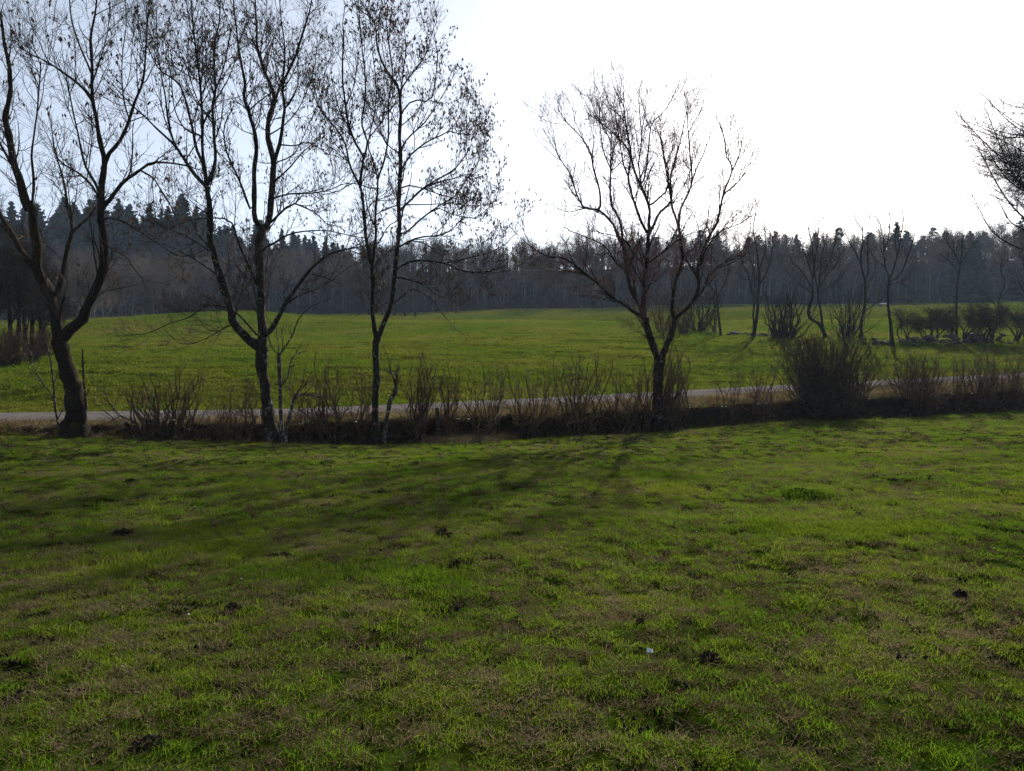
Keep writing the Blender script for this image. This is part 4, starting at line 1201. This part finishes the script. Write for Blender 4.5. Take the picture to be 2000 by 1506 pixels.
# far meadow: coarser tufts
MP = [tuft('meadow_tuft', R_(330 + i), 40, 0.26, 0.085 + 0.02 * i, 0.016, 0.9, GRASS_FAR) for i in range(4)]
x1, y1 = fan_points(grng, 26000, 25, 46); x2, y2 = fan_points(grng, 26000, 46, 85, 1.15)
x = np.concatenate([x1, x2]); y = np.concatenate([y1, y2])
k = (y > ROAD_Y(x) + ROAD_W - 0.35 + 0.7 * fbm(x * 0.7, x * 0 + 5, 94)); x, y = x[k], y[k]
z = meadow_detail(x, y); s = grng.uniform(0.7, 1.3, len(x)) * (1 + 0.012 * (y - 25)); h = s * (0.5 + 0.7 * fbm(x * 0.5, y * 0.5, 74))
rot = np.stack([grng.normal(size=len(x)) * 0.1, grng.normal(size=len(x)) * 0.1, grng.uniform(0, 6.283, len(x))], -1)
scatter('meadow_grass', 'short sunlit grass of the far meadow beyond the lane', 'grass', MP, np.stack([x, y, z - 0.02], -1), rot, np.stack([s, s, h], -1), grng.integers(0, 4, len(x)))

# bank: dead grass, litter and verge grass
BP = [tuft('dead_tuft', R_(340 + i), 34, 0.09, 0.16, 0.006, 1.3, STRAW) for i in range(2)] + [tuft('litter_tuft', R_(345 + i), 26, 0.16, 0.07, 0.03, 2.2, LITTER) for i in range(2)] \
   + [tuft('verge_tuft', R_(348), 40, 0.12, 0.10, 0.006, 0.9, GRASS)]
n = 15000
x = grng.uniform(-26, 34, n); t = grng.random(n)
wv = np.maximum(ROAD_Y(x) - FOOT_Y(x), 0.6)
y = FOOT_Y(x) - 0.25 + t * (wv + 0.3 + 0.5 * fbm(x * 0.8, x * 0, 93)); onv = y > FOOT_Y(x) + 0.8
dead = fbm(x * 0.7, y * 0.7, 90)
k = np.where(onv, True, (np.abs(y - FOOT_Y(x)) < 0.3) & (grng.random(n) < 0.5) | (grng.random(n) < 0.10 + 0.2 * (dead > 0.55)))
x, y, dead, onv = x[k], y[k], dead[k], onv[k]
z = np.where(y < FOOT_Y(x), field_detail(x, y), np.where(onv, verge_z(x, y), bank_z(x, y)))
idx = np.where(onv & (grng.random(len(x)) < 0.85), 4, np.where(dead + grng.normal(size=len(x)) * 0.08 > 0.5, grng.integers(0, 2, len(x)), grng.integers(2, 4, len(x))))
s = grng.uniform(0.6, 1.4, len(x))
rot = np.stack([grng.normal(size=len(x)) * 0.35 + np.where(onv, 0, 0.4), grng.normal(size=len(x)) * 0.35, grng.uniform(0, 6.283, len(x))], -1)
scatter('bank_growth', 'dead grass, leaf litter and verge grass along the dark bank', 'dead grass', BP, np.stack([x, y, z], -1), rot, np.stack([s, s, s], -1), idx)

# pale strip of flattened dead grass at the foot of the bank
n = 1500
u = grng.uniform(835, 1005, n); vv = 866 + grng.normal(size=n) * 4.0
pp = []
for a, b in zip(u, vv):
    d = ray(a, b); dep_ = float(np.interp(-d[2], [0.13, 0.17], [24.0, 21.4])); pp.append((d[0] * dep_, dep_))
pp = np.array(pp); yy = FOOT_Y(pp[:, 0]) - 0.05 - np.abs(grng.normal(size=n)) * 0.3
pos = np.stack([pp[:, 0], yy, field_detail(pp[:, 0], yy) + 0.01], -1)
s = grng.uniform(0.8, 1.5, n)
scatter('dead_grass_strip', 'pale strip of flattened dead grass at the foot of the bank', 'dead grass', BP[:2], pos, np.stack([grng.normal(size=n) * 0.5, grng.normal(size=n) * 0.5, grng.uniform(0, 6.28, n)], -1), np.stack([s, s, s * 0.55], -1), grng.integers(0, 2, n))

# brambles and thin canes tangled on the bank
n = 1500; x = grng.uniform(-20, 27, n); y = FOOT_Y(x) + grng.uniform(-0.1, 0.7, n); z = terrain(x, y)
K = 6; tt = np.linspace(0, 1, K)[None, :]; L = grng.uniform(0.3, 1.0, n)[:, None]; a = grng.uniform(0, 6.28, n)[:, None]; hh = grng.uniform(0.15, 0.75, n)[:, None]
P = np.stack([x[:, None] + np.cos(a) * L * tt, y[:, None] + np.sin(a) * L * tt * 0.6 - 0.1 * tt, z[:, None] - 0.05 + hh * (tt * 1.6 - 0.9 * tt ** 2)], -1)
P[:, 1:] += np.cumsum(grng.normal(size=(n, K - 1, 3)) * 0.02, 1)
mb = MB(); mb.add(*tubes(P, 0.006 * grng.uniform(0.5, 1.4, n)[:, None] * (1 - 0.6 * tt), 3))
br = link('brambles', mb.mesh('brambles'), STEM, kind='stuff'); tag(br, 'thin bramble canes tangled over the dark bank', 'brambles')

# stones half sunk in the bank face
bw = thing('bank_stones', 'half-buried grey stones showing in the dark bank face', 'stones', on_bank(900, 0.2))
o = bw.location
for i in range(70):
    x = grng.uniform(-14, 22); y = float(FOOT_Y(x)) + grng.uniform(0.02, 0.28); z = float(bank_z(np.array([x]), np.array([y]))[0])
    st = link('stone', STONES[grng.integers(6)], None, bw); s = grng.uniform(0.06, 0.16)
    st.location = (x - o[0], y - o[1], z - o[2] - s * 0.45); st.scale = (s * grng.uniform(1, 1.6), s, s * 0.75); st.rotation_euler = (grng.uniform(-.4, .4), grng.uniform(-.4, .4), grng.uniform(0, 6.28))

# molehills and dung: each one a thing
def mound(name, label, cat, u, v, w, h, seed, mat=SOIL, n=90, group=None):
    rng = R_(seed); p = G(u, v); p[2] = float(field_detail(np.array([p[0]]), np.array([p[1]]))[0]) ; W = w / F * p[1] / 2
    V = []; Tr = []; k = 0
    base = np.array([[1, 0, 0], [-1, 0, 0], [0, 1, 0], [0, -1, 0], [0, 0, 1], [0, 0, -1.]])
    fc = np.array([[0, 2, 4], [2, 1, 4], [1, 3, 4], [3, 0, 4], [2, 0, 5], [1, 2, 5], [3, 1, 5], [0, 3, 5]])
    for i in range(n):
        a = rng.uniform(0, 6.28); q = rng.random() ** 0.6
        c = np.array([math.cos(a) * q * W, math.sin(a) * q * W * 0.9, h * (1 - q * q) * rng.random() ** 0.5])
        s = rng.uniform(0.008, 0.028) * (0.5 + W * 3)
        V.append(c + base * s * rng.uniform(0.6, 1.3, (6, 3))); Tr.append(fc + k); k += 6
    o = link(name, mesh_from(name, np.concatenate(V), None, np.concatenate(Tr)), mat, loc=p); return tag(o, label, cat, group)
for i, (u, v, w, h, L) in enumerate([(240, 1046, 46, 0.06, 'dark crumbly molehill nearest the tall grass tussock'), (866, 1051, 44, 0.07, 'molehill with straw on top in the middle of the field'),
                                     (545, 1085, 50, 0.035, 'flat dark soil patch between two molehills'), (255, 945, 30, 0.06, 'small molehill out towards the mossy tree'),
                                     (78, 1026, 26, 0.04, 'small brown clod beside the field edge'), (1368, 951, 20, 0.06, 'small dark molehill in line with the V-forked tree shadow'),
                                     (1320, 1083, 34, 0.03, 'flat brown soil patch near the white scrap'), (1876, 1172, 34, 0.05, 'dark crumbly molehill in the open pasture'),
                                     (1386, 1295, 52, 0.05, 'tufted dark molehill next to the white scrap'), (455, 1192, 34, 0.03, 'dark soil crumbs by short grass'),
                                     (290, 1470, 70, 0.03, 'dark bare soil hollow close to the viewer'), (1252, 1224, 22, 0.04, 'tiny dark soil lump above the white scrap'), (795, 1295, 26, 0.03, 'dark soil lump amid dry grass'),
                                     (1880, 1140, 24, 0.04, 'small soil lump just beyond the open pasture molehill'), (1745, 940, 24, 0.04, 'small dark clod on the pasture before the brown thickets'), (1450, 1097, 20, 0.03, 'brown clod with a pale fleck'), ]):
    mound('molehill', L, 'molehill', u, v, w, h, 400 + i, group='molehills and clods in the field')
# loose crumbs of soil trodden up everywhere
import bmesh as _bm
def clod(seed):
    rng = R_(seed); V = []; Tr = []; k = 0
    base = np.array([[1, 0, 0], [-1, 0, 0], [0, 1, 0], [0, -1, 0], [0, 0, 1], [0, 0, -1.]])
    fc = np.array([[0, 2, 4], [2, 1, 4], [1, 3, 4], [3, 0, 4], [2, 0, 5], [1, 2, 5], [3, 1, 5], [0, 3, 5]])
    for i in range(12):
        c = rng.normal(size=3) * np.array([0.05, 0.05, 0.008]) + [0, 0, 0.012]
        V.append(c + base * rng.uniform(0.008, 0.02) * rng.uniform(0.6, 1.4, (6, 3))); Tr.append(fc + k); k += 6
    me = mesh_from('clod', np.concatenate(V), None, np.concatenate(Tr)); me.materials.append(SOIL); return bpy.data.objects.new('clod', me)
CL = [clod(500 + i) for i in range(3)]
x, y = fan_points(grng, 60000, 2.5, 27); k = (hole(x, y) < 0.37) & (grng.random(len(x)) < 0.6) & (y < FOOT_Y(x) - 0.4); x, y = x[k], y[k]
s = (0.28 + 0.55 * grng.random(len(x)) ** 2) * (1 + 0.03 * y); n = len(x)
scatter('soil_crumbs', 'dark crumbs of trodden soil scattered through the pasture', 'soil', CL, np.stack([x, y, field_detail(x, y) + 0.012], -1), np.stack([0 * x, 0 * x, grng.uniform(0, 6.28, n)], -1), np.stack([s, s, s], -1), grng.integers(0, 3, n))

# grass-grown hump, tussock, daisies, white scrap
def tussock(name, label, u, v, n, rad_, h, lean, seed, mat=GRASS, cat='tussock'):
    p = G(u, v); p[2] = float(field_detail(np.array([p[0]]), np.array([p[1]]))[0])
    t_ = tuft(name, R_(seed), n, rad_, h, 0.006, lean, mat); t_.location = p; COL.objects.link(t_); tag(t_, label, cat)
tussock('grass_tussock', 'tall ragged grass tussock in the field near a molehill', 262, 1112, 500, 0.34, 0.2, 0.9, 510)
tussock('grass_tussock', 'small dark round grass tussock past the straw-topped molehill', 957, 1054, 200, 0.11, 0.13, 0.6, 511)
tussock('grass_tussock', 'dark broad tussock in the open pasture', 1565, 1180, 260, 0.16, 0.085, 0.9, 512)
tussock('straw_tuft', 'flattened straw tuft in the middle of the field', 808, 1104, 220, 0.16, 0.12, 2.0, 513, STRAW)
p = G(1572, 972); p[2] = T(p[0], p[1])
rng = R_(514); hv = []
for j in range(7):
    for i in range(14):
        a = i / 14 * 6.283; q = 1 - j / 6
        hv.append([math.cos(a) * q * 0.42, math.sin(a) * q * 0.36, 0.11 * (1 - q ** 2.2) + (rng.random() - .5) * 0.08 - 0.03])
hq = [[j * 14 + i, j * 14 + (i + 1) % 14, (j + 1) * 14 + (i + 1) % 14, (j + 1) * 14 + i] for j in range(6) for i in range(14)]
hm = thing('grassy_hump', 'rounded grass-grown hump with dark shaded side in the pasture', 'hump', p)
link('soil', mesh_from('hump', np.array(hv), hq, smooth_shade=True), M_FIELD, hm)
hg = tuft('hump_grass', R_(515), 520, 0.42, 0.075, 0.004, 1.0, GRASS); V = np.array([v.co for v in hg.data.vertices]); V[:, 2] += 0.11 * (1 - np.clip(np.hypot(V[:, 0] / 0.5, V[:, 1] / 0.4), 0, 1) ** 2.2)
hg.data.vertices.foreach_set('co', V.astype(np.float32).ravel()); COL.objects.link(hg); hg.parent = hm; hg.name = 'grass_cover'; hg['kind'] = 'stuff'
def daisy():
    a = np.arange(8) / 8 * 6.283; V = [[0, 0, 0.05]] + [[math.cos(b) * 0.007, math.sin(b) * 0.007, 0.054] for b in a]
    me = mesh_from('daisy', np.array(V), None, [[0, i + 1, (i + 1) % 8 + 1] for i in range(8)]); me.materials.append(PETAL); return bpy.data.objects.new('daisy', me)
x, y = fan_points(grng, 45, 4, 18); n = len(x); k = y < FOOT_Y(x) - 0.5; x, y = x[k], y[k]; n = len(x)
scatter('daisies', 'tiny white daisies dotted through the pasture', 'flowers', [daisy()], np.stack([x, y, field_detail(x, y)], -1), np.stack([0.4 * grng.normal(size=n), 0.4 * grng.normal(size=n), 0 * x], -1), np.ones((n, 3)), np.zeros(n))
p = G(1268, 1282); p[2] = float(field_detail(np.array([p[0]]), np.array([p[1]]))[0]) + 0.03
V = np.array([[-0.018, -0.008, 0], [0.02, -0.012, 0.004], [0.022, 0.01, 0.012], [-0.012, 0.012, 0.02], [-0.016, -0.006, 0.004], [0.018, -0.01, 0.009], [0.02, 0.009, 0.017], [-0.011, 0.011, 0.026]])
sc_ = link('white_scrap', mesh_from('white_scrap', V, [[3, 2, 1, 0], [4, 5, 6, 7], [0, 1, 5, 4], [1, 2, 6, 5], [2, 3, 7, 6], [3, 0, 4, 7]]), PETAL, loc=p)
tag(sc_, 'small white scrap lying in the grass beside a tufted molehill', 'litter')

# ------------------------------------------------------------------ air
if HAZE > 0:
    hm_, nt, out = new_mat('haze')
    pv = nt.nodes.new('ShaderNodeVolumePrincipled')
    pv.inputs['Color'].default_value = (0.56, 0.74, 1.0, 1)
    pv.inputs['Density'].default_value = HAZE
    pv.inputs['Anisotropy'].default_value = 0.2
    nt.links.new(pv.outputs[0], out.inputs['Volume'])
    zs0, zs1 = -12.0, 62.0
    V = np.array([[sx, sy, z] for z in (zs0, zs1) for sx, sy in ((-375, -45), (375, -45), (375, 390), (-375, 390))], float)
    hz = link('haze', mesh_from('haze', V, [[3, 2, 1, 0], [4, 5, 6, 7], [0, 1, 5, 4], [1, 2, 6, 5], [2, 3, 7, 6], [3, 0, 4, 7]]), hm_, kind='stuff')
    tag(hz, 'thin pale haze filling the air over the valley', 'haze')
